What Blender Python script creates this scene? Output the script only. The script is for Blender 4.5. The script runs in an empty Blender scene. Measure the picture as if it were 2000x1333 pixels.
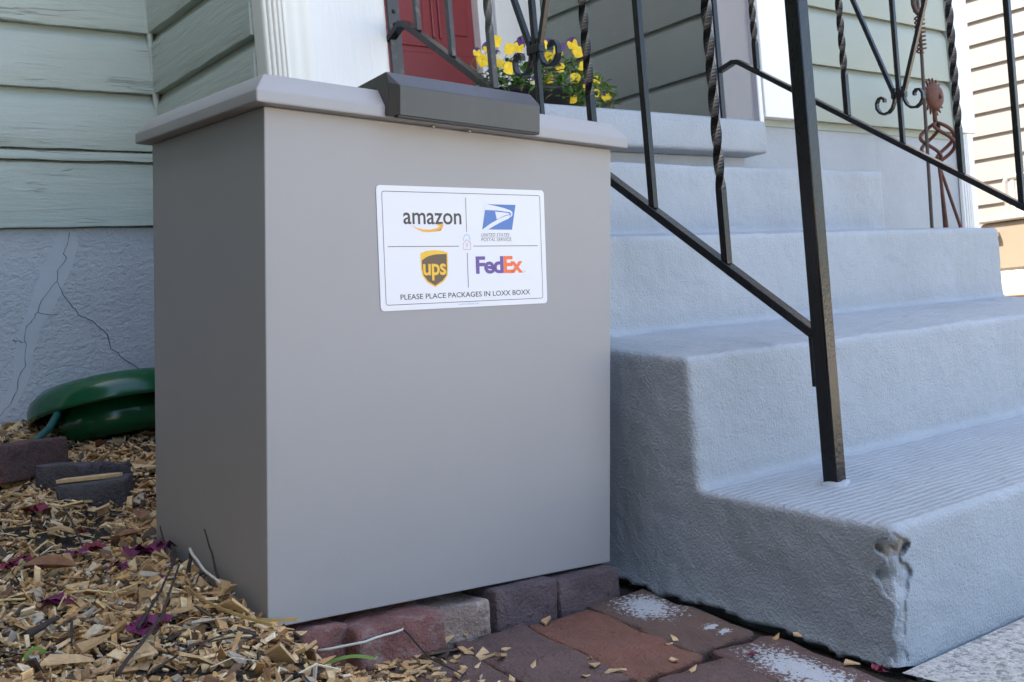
import bpy, bmesh, math, random
import numpy as np
from mathutils import Matrix, Vector, noise as mnoise
random.seed(7); rng = np.random.default_rng(11)
S = bpy.context.scene
C = S.collection
R = math.radians

# ------------------------------------------------------------------ camera
cd = bpy.data.cameras.new("camera"); cam = bpy.data.objects.new("camera", cd); C.objects.link(cam)
RW = np.array([[0.78190407, -0.07621947, 0.61872176], [-0.617559, 0.04082788, 0.78546418], [-0.08512876, -0.99625483, -0.01514653]])
m3 = Matrix(((RW[0, 0], -RW[0, 1], -RW[0, 2]), (RW[1, 0], -RW[1, 1], -RW[1, 2]), (RW[2, 0], -RW[2, 1], -RW[2, 2])))
cam.matrix_world = Matrix.Translation((-0.61260, -1.35979, 0.38057)) @ m3.to_4x4()
cd.sensor_width = 36; cd.lens = 2110 / 2000 * 36; cd.clip_start = .05; cd.clip_end = 600
cd.dof.use_dof = True; cd.dof.focus_distance = 1.75; cd.dof.aperture_fstop = 20
S.camera = cam

# ------------------------------------------------------------------ sky, sun, exposure
SUN_EL, SUN_ROT = R(65), R(-50)
w = bpy.data.worlds.new("World"); S.world = w; w.use_nodes = True
wn = w.node_tree
sky = wn.nodes.new("ShaderNodeTexSky"); sky.sky_type = 'NISHITA'; sky.sun_disc = False
sky.sun_elevation = SUN_EL; sky.sun_rotation = SUN_ROT; sky.dust_density = 3.0; sky.air_density = 1.0; sky.ozone_density = 0.0
bg = wn.nodes["Background"]; wn.links.new(sky.outputs[0], bg.inputs[0]); bg.inputs[1].default_value = .115
sl = bpy.data.lights.new("sun", 'SUN'); sl.energy = 5.0; sl.angle = R(.53); sl.color = (1, .93, .82)
so = bpy.data.objects.new("sun", sl); C.objects.link(so)
sd = Vector((math.sin(SUN_ROT) * math.cos(SUN_EL), math.cos(SUN_ROT) * math.cos(SUN_EL), math.sin(SUN_EL)))
so.rotation_euler = sd.to_track_quat('Z', 'Y').to_euler(); so.location = sd * 30
S.view_settings.view_transform = 'Standard'; S.view_settings.look = 'None'
S.view_settings.exposure = 2.6; S.view_settings.gamma = 1; S.view_settings.use_curve_mapping = False
S.render.engine = 'CYCLES'; S.cycles.use_denoising = True; S.cycles.max_bounces = 8

# ------------------------------------------------------------------ materials
MATS = {}
def M(name, col, rough=.6, var=None, bumps=(), metal=0., spec=.5, coat=0., attr=None, stains=(), crack=None, normal_stripes=None, objrand=None):
    """var=(scale, amount, stretch) colour mottling; bumps=[(scale, strength, stretch, detail)]; stains=[(scale, threshold, width, colour, stretch)]"""
    if name in MATS: return MATS[name]
    m = bpy.data.materials.new(name); m.use_nodes = True; MATS[name] = m
    t = m.node_tree; n = t.nodes; L = t.links.new; b = n["Principled BSDF"]
    b.inputs["Roughness"].default_value = rough; b.inputs["Metallic"].default_value = metal
    b.inputs["Specular IOR Level"].default_value = spec; b.inputs["Coat Weight"].default_value = coat
    tc = n.new("ShaderNodeTexCoord")
    def noise(scale, stretch=(1, 1, 1), detail=5, rgh=.6):
        mp = n.new("ShaderNodeMapping"); mp.inputs["Scale"].default_value = stretch; L(tc.outputs["Object"], mp.inputs[0])
        x = n.new("ShaderNodeTexNoise"); x.inputs["Scale"].default_value = scale; x.inputs["Detail"].default_value = detail
        x.inputs["Roughness"].default_value = rgh; L(mp.outputs[0], x.inputs["Vector"]); return x.outputs["Fac"]
    def ramp(v, a, c_):
        r = n.new("ShaderNodeMapRange"); r.inputs[1].default_value = a; r.inputs[2].default_value = c_; r.clamp = True; L(v, r.inputs[0]); return r.outputs[0]
    def mix(fac, a, c_, mode='MIX'):
        x = n.new("ShaderNodeMix"); x.data_type = 'RGBA'; x.blend_type = mode
        if isinstance(fac, float): x.inputs[0].default_value = fac
        else: L(fac, x.inputs[0])
        for i, v in ((6, a), (7, c_)):
            if isinstance(v, tuple): x.inputs[i].default_value = (*v, 1)
            else: L(v, x.inputs[i])
        return x.outputs[2]
    def math_(op, a, b_=None):
        x = n.new("ShaderNodeMath"); x.operation = op
        for i, v in ((0, a), (1, b_)):
            if v is None: continue
            if isinstance(v, (int, float)): x.inputs[i].default_value = v
            else: L(v, x.inputs[i])
        return x.outputs[0]
    if attr:
        a = n.new("ShaderNodeAttribute"); a.attribute_name = attr; c0 = a.outputs["Color"]
    else:
        rgb = n.new("ShaderNodeRGB"); rgb.outputs[0].default_value = (*col, 1); c0 = rgb.outputs[0]
    if objrand:
        oi = n.new("ShaderNodeObjectInfo")
        c0 = mix(oi.outputs["Random"], c0, objrand)
    if var:
        sc, am = var[0], var[1]; st = var[2] if len(var) > 2 else (1, 1, 1)
        f = ramp(noise(sc, st, 6, .65), .3, .7)
        dark = tuple(c * (1 - am) for c in col); 
        lite = tuple(min(1, c * (1 + am)) for c in col)
        if attr or objrand:
            g = n.new("ShaderNodeHueSaturation"); L(c0, g.inputs["Color"]); L(math_('ADD', math_('MULTIPLY', f, 2 * am), 1 - am), g.inputs["Value"]); c0 = g.outputs[0]
        else: c0 = mix(f, dark, lite)
    for s_ in stains:
        sc, th, wd, cc = s_[:4]; st = s_[4] if len(s_) > 4 else (1, 1, 1)
        f = ramp(noise(sc, st, 6, .7), th, th + wd); c0 = mix(f, c0, cc)
    h = None
    for bp in bumps:
        sc, am = bp[0], bp[1]; st = bp[2] if len(bp) > 2 else (1, 1, 1); de = bp[3] if len(bp) > 3 else 4
        v = math_('MULTIPLY', noise(sc, st, de), am); h = v if h is None else math_('ADD', h, v)
    if crack:   # thin split lines along the grain
        sc, st, wd, mask, depth, cc = crack
        nz = noise(sc, st, 3, .5); d = math_('ABSOLUTE', math_('SUBTRACT', nz, .5))
        ln = math_('SUBTRACT', 1.0, ramp(d, wd * .3, wd)); mk_ = ramp(noise(3.2, (1, 1, 1.6), 3), mask, mask + .08)
        ln = math_('MULTIPLY', ln, mk_); c0 = mix(math_('MULTIPLY', ln, .55), c0, cc)
        v = math_('MULTIPLY', ln, -depth); h = v if h is None else math_('ADD', h, v)
        v = math_('MULTIPLY', ramp(nz, .42, .55), depth * .5); h = math_('ADD', h, math_('MULTIPLY', v, mk_))
    if normal_stripes:   # broom ridges, only on upward faces
        sx, am = normal_stripes
        ge = n.new("ShaderNodeNewGeometry"); sp = n.new("ShaderNodeSeparateXYZ"); L(ge.outputs["Normal"], sp.inputs[0])
        up = ramp(sp.outputs[2], .8, .95); ps = n.new("ShaderNodeSeparateXYZ"); L(tc.outputs["Object"], ps.inputs[0])
        y = math_('ADD', math_('MULTIPLY', ps.outputs[1], sx), math_('MULTIPLY', noise(9, (1, 1, 1), 2), 1.0))
        v = math_('MULTIPLY', math_('MULTIPLY', math_('SINE', y), up), am); h = math_('ADD', h, v)
    L(c0, b.inputs["Base Color"])
    if h is not None:
        bm_ = n.new("ShaderNodeBump"); bm_.inputs["Strength"].default_value = 1; bm_.inputs["Distance"].default_value = 1
        L(h, bm_.inputs["Height"]); L(bm_.outputs[0], b.inputs["Normal"])
    return m

powder = M("powder_coat", (.305, .297, .298), .45, var=(3, .03), bumps=((900, .00008),), spec=.5)
bronze = M("bronze_plastic", (.052, .047, .044), .2, var=(14, .12, (1, 1, .4)), bumps=((300, .00004),))
blackplastic = M("black_plastic", (.012, .012, .013), .5)
iron = M("black_iron_paint", (.005, .005, .0055), .2, bumps=((190, .0005, (1, 1, .8), 3), (50, .0008)), spec=.36)
ironrough = M("weathered_iron_paint", (.035, .035, .035), .42, bumps=((260, .0008), (70, .0008)), stains=((40, .56, .1, (.1, .085, .07)),))
concrete = M("painted_concrete", (.288, .322, .357), .6, var=(5, .06), bumps=((60, .0018), (230, .0026, (1, 1, 1), 2), (24, .002)),
             stains=((70, .70, .05, (.28, .28, .27)), (9, .6, .25, (.29, .325, .36), (1, 1, .5)), (16, .62, .1, (.27, .295, .31), (1, 1, .12)), (130, .665, .03, (.24, .225, .2))), normal_stripes=(430, .0009))
foundation = M("painted_stucco", (.44, .465, .49), .65, var=(3, .06), bumps=((48, .008, (1, 1, 1.5)), (150, .003)), stains=((5, .62, .2, (.38, .4, .43)),))
patchm = M("trowelled_patch", (.445, .47, .495), .6, var=(4, .05), bumps=((16, .003),))
crackm = M("crack_shadow", (.08, .088, .095), .9)
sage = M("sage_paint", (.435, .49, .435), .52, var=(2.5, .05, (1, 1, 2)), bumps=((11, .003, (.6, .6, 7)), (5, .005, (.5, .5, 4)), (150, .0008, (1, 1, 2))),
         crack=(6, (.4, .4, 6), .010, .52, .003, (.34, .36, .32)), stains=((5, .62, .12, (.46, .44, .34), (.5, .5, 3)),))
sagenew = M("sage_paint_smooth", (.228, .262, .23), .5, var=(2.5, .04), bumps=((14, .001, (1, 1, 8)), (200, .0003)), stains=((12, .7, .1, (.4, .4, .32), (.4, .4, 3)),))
whitep = M("white_paint", (.72, .73, .72), .45, var=(4, .02), bumps=((20, .0012, (3, 3, .3)), (120, .0003)), stains=((30, .73, .04, (.5, .5, .47)),))
creamv = M("white_vinyl", (.74, .74, .68), .38, bumps=((8, .0008, (1, 1, .2)),))
beigep = M("beige_trim_paint", (.56, .54, .45), .55, bumps=((60, .002, (1, 1, .3)),))
door_red = M("oxblood_door_paint", (.20, .028, .032), .42, var=(6, .06), bumps=((30, .0006), (200, .0002)))
vinylN = M("neighbour_vinyl", (.22, .20, .185), .6, var=(3, .03), bumps=((30, .0006, (1, .3, 4)),))
greyjamb = M("grey_jamb_paint", (.42, .43, .47), .5)
soil = M("dark_soil", (.035, .026, .018), .95, var=(30, .4), bumps=((90, .02),))
chipm = M("wood_chip", (.4, .28, .15), .75, attr="Col", var=(160, .22, (1, 1, 1)), bumps=((350, .0006),))
chipthing = M("loose_wood_chip", (.62, .45, .25), .75, var=(120, .2, (1, .25, 1)), bumps=((300, .0008, (1, .2, 1)),), objrand=(.42, .26, .12))
mortar = M("sandy_joint_soil", (.06, .045, .036), .95, var=(40, .35), bumps=((120, .008),))
walkm = M("bare_concrete", (.42, .41, .38), .85, var=(110, .4), bumps=((240, .003), (60, .002)), stains=((70, .52, .05, (.2, .195, .185)), (150, .6, .05, (.6, .6, .58))))
groundm = M("yard_ground", (.33, .28, .20), .95, var=(.6, .2), bumps=((20, .02),))
streetm = M("front_pavement", (.40, .37, .33), .9, var=(.5, .12), bumps=((80, .004),))
rust = M("rusty_iron", (.085, .03, .02), .75, var=(40, .35), bumps=((150, .002),))
rustdark = M("dark_rusty_rod", (.05, .035, .03), .7, var=(40, .3))
greenp = M("glossy_green_plastic", (.006, .075, .028), .22, bumps=((6, .0006),), spec=.5)
hosem = M("teal_hose_rubber", (.008, .075, .065), .4)
leafm = M("viola_leaf", (.07, .14, .03), .5, attr="Col", var=(30, .25))
yel = M("viola_yellow", (.80, .55, .01), .6, var=(60, .1))
pur = M("viola_purple", (.07, .025, .13), .6, var=(60, .2))
pale = M("viola_pale", (.62, .56, .38), .6)
petalm = M("dried_crimson_petal", (.16, .012, .035), .6, var=(90, .45), bumps=((160, .002),))
petalv = M("dried_violet_petal", (.12, .008, .06), .6, var=(90, .4), bumps=((160, .002),))
dryleaf = M("dry_brown_leaf", (.22, .10, .045), .6, var=(40, .3), bumps=((90, .002),))
twigm = M("twig_bark", (.035, .026, .022), .8, var=(80, .4), bumps=((200, .002),))
twigp = M("pale_stem", (.55, .53, .46), .5)
grassm = M("grass_blade", (.16, .28, .05), .5)
strawm = M("dry_straw", (.52, .38, .15), .6)
stickerw = M("sticker_white", (.69, .70, .745), .3)
def ink(n_, c): return M("ink_" + n_, c, .35)
steel = M("zinc_screw", (.35, .33, .29), .4, metal=1)
tanbox = M("tan_resin", (.21, .175, .13), .6)
whitepl = M("white_resin", (.40, .39, .37), .5)
roofm = M("roof_shingle", (.09, .085, .08), .9)

def brickmat(name, col, alt, white=0.):
    st = [(22, .5, .2, alt), (60, .62, .12, tuple(c * .45 for c in col))]
    if white: st.append((16, white, .05, (.62, .62, .6)))
    return M(name, col, .85, var=(12, .22), bumps=((60, .010), (200, .006), (14, .006)), stains=tuple(st))
bk_mauve = brickmat("brick_mauve", (.13, .08, .069), (.17, .085, .075))
bk_brown = brickmat("brick_brown", (.14, .085, .065), (.11, .09, .085))
bk_orange = brickmat("brick_orange", (.2, .085, .055), (.17, .09, .07))
bk_red = brickmat("brick_red_worn", (.23, .10, .085), (.30, .26, .24), .66)
bk_white = brickmat("brick_lime_crusted", (.30, .22, .18), (.52, .5, .47), .58)
bk_grey = brickmat("brick_grey_violet", (.085, .075, .085), (.11, .09, .095))
bk_grey2 = brickmat("brick_plum_grey", (.12, .085, .09), (.15, .11, .11))

# ------------------------------------------------------------------ builders
def tag(o, label, cat, group=None, kind=None):
    if label: o["label"] = label
    if cat: o["category"] = cat
    if group: o["group"] = group
    if kind: o["kind"] = kind
    return o
PW = {}
def empty(name, label, cat, loc=(0, 0, 0), rot=None, group=None, kind=None):
    o = bpy.data.objects.new(name, None); C.objects.link(o); o.empty_display_size = .1
    mw = Matrix.Translation(loc) @ (rot.to_4x4() if rot is not None else Matrix.Identity(4))
    o.matrix_world = mw; PW[o] = mw
    return tag(o, label, cat, group, kind)
def link(name, me, mat=None, parent=None, local=False):
    o = bpy.data.objects.new(name, me); C.objects.link(o)
    if mat is not None and not me.materials: me.materials.append(mat)
    if parent is not None:
        o.parent = parent
        if not local and parent in PW: o.matrix_parent_inverse = PW[parent].inverted()
    return o
def mk(name, v, f, mat, parent=None, local=False, smooth=False):
    me = bpy.data.meshes.new(name); me.from_pydata([tuple(map(float, p)) for p in v], [], f); me.validate(); me.update()
    if smooth: me.polygons.foreach_set("use_smooth", [True] * len(me.polygons))
    return link(name, me, mat, parent, local)
def from_bm(name, bm, mat, parent=None, local=False, smooth=False, sharp=40):
    me = bpy.data.meshes.new(name); bmesh.ops.recalc_face_normals(bm, faces=bm.faces)
    if smooth:
        for fc in bm.faces: fc.smooth = True
        for e in bm.edges:
            if len(e.link_faces) == 2 and e.calc_face_angle(0) > R(sharp): e.smooth = False
    bm.to_mesh(me); bm.free()
    return link(name, me, mat, parent, local)
def bm_box(lo, hi, bevel=0., segs=2, bm=None, rot=None, piv=None):
    b = bm or bmesh.new()
    r = bmesh.ops.create_cube(b, size=1)["verts"]
    for v in r: v.co = Vector([lo[i] + (v.co[i] + .5) * (hi[i] - lo[i]) for i in range(3)])
    if bevel: 
        eds = list({e for v in r for e in v.link_edges}); 
        r = list({v for x in bmesh.ops.bevel(b, geom=eds, offset=bevel, segments=segs, profile=.5, affect='EDGES')["faces"] for v in x.verts} | set(v for v in r if v.is_valid))
    if rot is not None:
        for v in r: v.co = rot @ (v.co - Vector(piv)) + Vector(piv)
    return b
def box(name, lo, hi, mat, parent=None, bevel=.003, local=False, segs=2):
    return from_bm(name, bm_box(lo, hi, bevel, segs), mat, parent, local, smooth=bevel > 0, sharp=18)
def prism(name, poly, axis, a, b, mat, parent=None, local=False, bevel=0., smooth=False):
    """poly in the two remaining axes (cyclic order x->yz, y->xz, z->xy), extruded along axis a..b"""
    def P(u, v, t): return {'x': (t, u, v), 'y': (u, t, v), 'z': (u, v, t)}[axis]
    bm = bmesh.new(); n = len(poly)
    A = [bm.verts.new(P(u, v, a)) for u, v in poly]; B = [bm.verts.new(P(u, v, b)) for u, v in poly]
    bm.faces.new(A); bm.faces.new(B[::-1])
    for i in range(n): bm.faces.new((A[i], A[(i + 1) % n], B[(i + 1) % n], B[i]))
    bmesh.ops.recalc_face_normals(bm, faces=bm.faces)
    if bevel: bmesh.ops.bevel(bm, geom=list(bm.edges), offset=bevel, segments=2, profile=.5, affect='EDGES')
    return from_bm(name, bm, mat, parent, local, smooth=smooth or bevel > 0, sharp=40 if smooth else 18)
def sweep(pts, rad, nseg=8, sq=False, twist=None, flat=None, up=(0, 0, 1), cap=True):
    """tube through pts; rad scalar or list; sq = square bar with half width rad; flat=(w,t) rectangle; twist list of angles"""
    P = [Vector(p) for p in pts]; n = len(P); V = []; F = []
    T = [(P[min(i + 1, n - 1)] - P[max(i - 1, 0)]).normalized() for i in range(n)]
    u = Vector(up); 
    if abs(T[0].dot(u)) > .95: u = Vector((1, 0, 0))
    nx = (u - T[0] * u.dot(T[0])).normalized()
    for i in range(n):
        nx = (nx - T[i] * nx.dot(T[i])).normalized(); ny = T[i].cross(nx)
        r = rad[i] if isinstance(rad, (list, tuple, np.ndarray)) else rad
        tw = twist[i] if twist is not None else 0.
        if sq or flat:
            hw, ht = flat if flat else (r, r)
            pr = [(hw, ht), (-hw, ht), (-hw, -ht), (hw, -ht)]
        else: pr = [(r * math.cos(2 * math.pi * k / nseg), r * math.sin(2 * math.pi * k / nseg)) for k in range(nseg)]
        for a, b in pr:
            ca, sa = math.cos(tw), math.sin(tw); V.append(P[i] + nx * (a * ca - b * sa) + ny * (a * sa + b * ca))
    k = 4 if (sq or flat) else nseg
    for i in range(n - 1):
        for j in range(k): F.append((i * k + j, i * k + (j + 1) % k, (i + 1) * k + (j + 1) % k, (i + 1) * k + j))
    if cap: F.append(tuple(range(k))[::-1]); F.append(tuple((n - 1) * k + j for j in range(k)))
    return V, F
def tube(name, pts, rad, mat, parent=None, local=False, smooth=True, **kw):
    V, F = sweep(pts, rad, **kw); return mk(name, V, F, mat, parent, local, smooth and not (kw.get('sq') or kw.get('flat')))
def lathe(prof, n=48):
    V = []; F = []
    for r, z in prof:
        for k in range(n): V.append((r * math.cos(2 * math.pi * k / n), r * math.sin(2 * math.pi * k / n), z))
    for i in range(len(prof) - 1):
        for k in range(n): F.append((i * n + k, i * n + (k + 1) % n, (i + 1) * n + (k + 1) % n, (i + 1) * n + k))
    return V, F

# ------------------------------------------------------------------ terrain
def sst(t): t = min(1, max(0, t)); return t * t * (3 - 2 * t)
def path_z(x, y): return -.072 - .02 * x + .1 * y
def hm(x, y):
    m = .008 + .136 * y if y > -.15 else -.0124 + .08 * (y + .15)
    if x < -.3: m += .0
    p = path_z(x, y) - .02
    if y < .02: t = sst((x + .02) / .12) * (min(1, (.02 - y) / .04) if y > -.02 else 1)
    elif y < .43: t = sst((x - .03) / .05)
    else: t = 0
    if y > -.02 and y < .02: t = max(t, sst((x - .03) / .05))
    return m * (1 - t) + p * t + .012 * mnoise.noise((x * 5, y * 5, .3)) * (1 - t)
def grid_sheet(name, xs, ys, fz, mat, parent=None, smooth=True):
    V = [(x, y, fz(x, y)) for y in ys for x in xs]; nx = len(xs)
    F = [(j * nx + i, j * nx + i + 1, (j + 1) * nx + i + 1, (j + 1) * nx + i) for j in range(len(ys) - 1) for i in range(nx - 1)]
    return mk(name, V, F, mat, parent, smooth=smooth)
g = mk("ground", [(-150, -150, -.22), (150, -150, -.22), (150, 150, -.22), (-150, 150, -.22)], [(0, 1, 2, 3)], groundm); tag(g, None, None, kind="structure")
g = mk("front_sidewalk", [(-40, -9, -.20), (40, -9, -.20), (40, -2.6, -.20), (-40, -2.6, -.20)], [(0, 1, 2, 3)], streetm); tag(g, None, None, kind="structure")
bed = grid_sheet("mulch_bed", list(np.linspace(-2.4, .7, 125)), list(np.linspace(-2.0, 1.62, 146)), lambda x, y: hm(x, y) if x < .62 else min(hm(x, y), -.1 if y < .43 else 9), soil)
tag(bed, None, None, kind="structure")
walk = grid_sheet("concrete_walk", list(np.linspace(.678, 3.2, 30)), list(np.linspace(-2.6, -.514, 30)),
                  lambda x, y: -.137 - .012 * (x - .7) + .025 * (y + .5), walkm)
tag(walk, None, None, kind="structure")
side = grid_sheet("side_yard", list(np.linspace(2.4, 14, 40)), list(np.linspace(-.4, 14, 40)), lambda x, y: -.19 + .48 * sst((x - 3.2) / 3.5), M('bare_yard_earth', (.15, .105, .06), .95, var=(6, .3), bumps=((30, .02),)))
tag(side, None, None, kind="structure")

# ------------------------------------------------------------------ house
house = empty("house", "sage green clapboard house with white trim, red door and grey painted foundation", "house", (.6, 1.6, 0))
XR, YL, YF, XW, YD = .537, 1.60, .95, 2.35, 2.047     # return wall, left wall, facade, porch side wall, door wall
def board(name, along, p0, p1, fixed, out, zb, zt, mat, lip=.013, cove=.028, wav=.0012, seed=0, parent=house):
    """lapped drop-siding board: along 'x' or 'y', its outer face at 'fixed' with outward sign out; coved top, thick bottom lip"""
    n = max(3, int(abs(p1 - p0) / .03)); pr = [(-.012, zb + .002), (lip, zb), (lip + .001, zb + .006), (lip - .002, zt - cove), (lip * .55, zt - cove * .6), (-.001, zt - .008), (-.006, zt + .002), (-.012, zt + .002)]
    V = []; F = []; k = len(pr)
    for i in range(n + 1):
        t = p0 + (p1 - p0) * i / n
        for j, (d, z) in enumerate(pr):
            dz = wav * mnoise.noise((t * 14, zb * 9 + seed, j * .05)) * (2.2 if j in (1, 2) else .6)
            dd = wav * 1.3 * mnoise.noise((t * 7 + 4, zb * 5 + seed, j * .7)) if 0 < j < 6 else 0
            q = fixed + out * (d + dd)
            V.append((t, q, z + dz) if along == 'x' else (q, t, z + dz))
    for i in range(n):
        for j in range(k): F.append((i * k + j, i * k + (j + 1) % k, (i + 1) * k + (j + 1) % k, (i + 1) * k + j))
    F.append(tuple(range(k))); F.append(tuple(n * k + j for j in range(k))[::-1])
    bm = bmesh.new(); vs = [bm.verts.new(v) for v in V]
    for f in F: bm.faces.new([vs[i] for i in f])
    return from_bm(name, bm, mat, parent, smooth=True, sharp=35)
# left wall (faces the street), return wall (faces left)
zL = [.736, .9112, .9413, 1.1007, 1.269, 1.437, 1.605, 1.773, 1.941]
for i in range(len(zL) - 1):
    thin = i == 1
    board("siding_board", 'x', -3.2, XR - .012, YL, -1, zL[i] + .0015, zL[i + 1], sage, lip=.020 if thin else (.012 if i == 0 else .020), cove=.006 if thin or i == 0 else .042, wav=.0016, seed=i)
    if i != 1:
        board("siding_board", 'y', YF + .002, YL - .014, XR, -1, zL[i] + .0015 - (.0301 if i == 2 else 0), zL[i + 1], sage, lip=.020, cove=.042 if i else .006, wav=.0016, seed=i + 30)
tube("corner_bead", [(XR - .014 + .002 * math.sin(z * 9), YL - .016, z) for z in np.linspace(.74, 1.95, 26)], .009, sage, house, nseg=8)
# facade right of the porch, porch side wall
zF = [1.003, 1.206, 1.412, 1.618, 1.824, 2.03]
for i in range(5):
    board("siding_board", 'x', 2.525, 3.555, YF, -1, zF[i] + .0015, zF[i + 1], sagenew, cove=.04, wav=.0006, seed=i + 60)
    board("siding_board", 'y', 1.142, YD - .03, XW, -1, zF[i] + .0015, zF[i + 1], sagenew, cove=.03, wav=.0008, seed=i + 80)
# cores and upper storeys
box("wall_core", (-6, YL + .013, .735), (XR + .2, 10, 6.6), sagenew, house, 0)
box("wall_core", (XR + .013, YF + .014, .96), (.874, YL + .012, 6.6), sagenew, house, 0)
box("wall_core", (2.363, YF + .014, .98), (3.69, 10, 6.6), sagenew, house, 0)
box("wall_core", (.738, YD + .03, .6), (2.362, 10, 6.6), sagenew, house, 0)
box("upper_wall", (-6, YL - .004, 1.943), (XR - .004, YL + .013, 6.6), sage, house, 0)
box("upper_wall", (XR - .004, YF - .004, 1.943), (.874, YF + .0135, 6.6), sage, house, 0)
box("upper_wall", (XR - .008, YF + .0145, 1.943), (XR + .0125, YL - .005, 6.6), sage, house, 0)
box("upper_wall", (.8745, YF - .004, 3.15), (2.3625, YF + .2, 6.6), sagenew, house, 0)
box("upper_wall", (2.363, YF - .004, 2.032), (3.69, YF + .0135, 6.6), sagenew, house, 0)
box("porch_ceiling", (.875, YF + .201, 3.1), (2.3625, YD + .029, 3.3), whitep, house, 0)
prism("roof", [(-6.6, 6.61), (4.3, 6.61), (4.3, 6.75), (-1.2, 8.6), (-6.6, 6.75)], 'y', YF - .35, 10.5, roofm, house)
# foundation
box("foundation_wall", (-6, YL + .006, -.3), (XR + .2, YL + .3, .7345), foundation, house, 0)
box("foundation_wall", (XR + .006, YF + .02, -.3), (.9, YL + .005, .7345), foundation, house, 0)
box("foundation_wall", (.905, YF + .02, -.3), (3.675, YF + .4, 1.0005), concrete, house, .004)
# smoothed repair strip and cracks on the left foundation
def yw(pts, y): return [(x, y, z) for x, z in pts]
patch = [(.238, .731), (.283, .726), (.285, .692), (.25, .608), (.227, .561), (.201, .516), (.166, .471), (.146, .403), (.133, .353), (.102, .291), (.069, .258), (.03, .22), (.01, .24), (.052, .28), (.07, .313), (.095, .361), (.105, .429), (.123, .483), (.161, .565), (.184, .629), (.216, .684)]
pj = []
for i, (x, z) in enumerate(patch):
    x2, z2 = patch[(i + 1) % len(patch)]
    for t in (0, .25, .5, .75): pj.append((x + (x2 - x) * t + random.uniform(-.003, .003), z + (z2 - z) * t + random.uniform(-.003, .003)))
fw = [o for o in house.children if o.name.startswith("foundation_wall")][0]
prism("repair_strip", pj, 'y', YL + .0052, YL + .008, patchm, fw)
def crackline(pts, wd):
    P = []
    for i in range(len(pts) - 1):
        for t in (0, .33, .66): P.append((pts[i][0] + (pts[i + 1][0] - pts[i][0]) * t + random.uniform(-.0025, .0025), pts[i][1] + (pts[i + 1][1] - pts[i][1]) * t + random.uniform(-.0025, .0025)))
    P.append(pts[-1]); V = []; F = []
    for i, (x, z) in enumerate(P):
        a = wd * random.uniform(.25, 1.3); V += [(x - a, YL + .0035, z), (x + a, YL + .0035, z), (x + a, YL + .007, z - .001), (x - a, YL + .007, z - .001)]
    for i in range(len(P) - 1):
        for j in range(4): F.append((i * 4 + j, i * 4 + (j + 1) % 4, i * 4 + 4 + (j + 1) % 4, i * 4 + 4 + j))
    mk("crack", V, F, crackm, fw)
crackline([(.265, .726), (.254, .688), (.246, .67), (.249, .655), (.226, .625), (.221, .595), (.187, .559), (.165, .518), (.153, .5), (.131, .473), (.13, .436), (.123, .381), (.108, .355), (.1, .319), (.08, .289), (.062, .268), (.03, .24)], .0007)
crackline([(.223, .595), (.236, .561), (.256, .527), (.268, .504)], .0006)
crackline([(.268, .504), (.295, .493), (.321, .467), (.34, .447)], .0011)
crackline([(.34, .447), (.347, .41), (.364, .394), (.375, .378), (.4, .359), (.421, .347), (.449, .322)], .0009)
crackline([(.165, .518), (.19, .512), (.215, .51)], .0006)
crackline([(.13, .44), (.115, .445), (.1, .45)], .0006)
# trim: white porch corner board, beads, downspout
box("corner_board", (.655, YF - .022, .9), (.876, YF + .012, 3.2), whitep, house, .003)
box("corner_bead", (.639, YF - .026, .9), (.6475, YF + .01, 3.2), beigep, house, .002)
box("corner_bead", (.648, YF - .03, .9), (.6545, YF + .011, 3.2), beigep, house, .002)
def downspout(x0, x1, y0, y1, z0, z1, name, mat):
    """corrugated rectangular pipe with a ribbed, chamfered street-side corner"""
    pts = []; ca = (x1 - x0) * .42; nn = 64
    for i in range(nn):                                  # ribbed chamfer
        t = i / nn; rib = .0028 * abs(math.sin(t * math.pi * 5)); bx, by = x0 + ca * t, y0 + .030 * (1 - t) ** 1.6
        pts.append((bx - rib * .6, by - rib * .8))
    for i in range(24): t = i / 23; pts.append((x0 + ca + (x1 - x0 - ca) * t, y0 - .002 * (.5 - .5 * math.cos(t * math.pi * 4)) + (.004 if t == 1 else 0)))
    pts += [(x1, y1), (x0, y1)]
    return prism(name, pts, 'z', z0, z1, mat, house)
downspout(.523, .634, .872, .946, .1, 4, "downspout", creamv)
# porch corner on the right
box("corner_board", (2.352, YF - .022, 1.0025), (2.522, YF + .012, 3.14), whitep, house, .003)
box("porch_post_board", (XW - .022, YF - .016, .975), (XW - .001, 1.141, 3.14), whitep, house, .003)
box("trim_strip", (XW - .028, YF - .018, .975), (XW - .0225, YF + .004, 3.14), greyjamb, house, .001)
box("corner_board", (3.557, YF - .02, 1.003), (3.60, YF + .013, 6.5), sagenew, house, .002)
box("corner_board", (3.601, YF - .024, 1.003), (3.712, YF + .013, 6.5), whitep, house, .003)
downspout(3.62, 3.69, .93, .966, -.1, 1.001, "drain_pipe", whitep)
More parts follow.
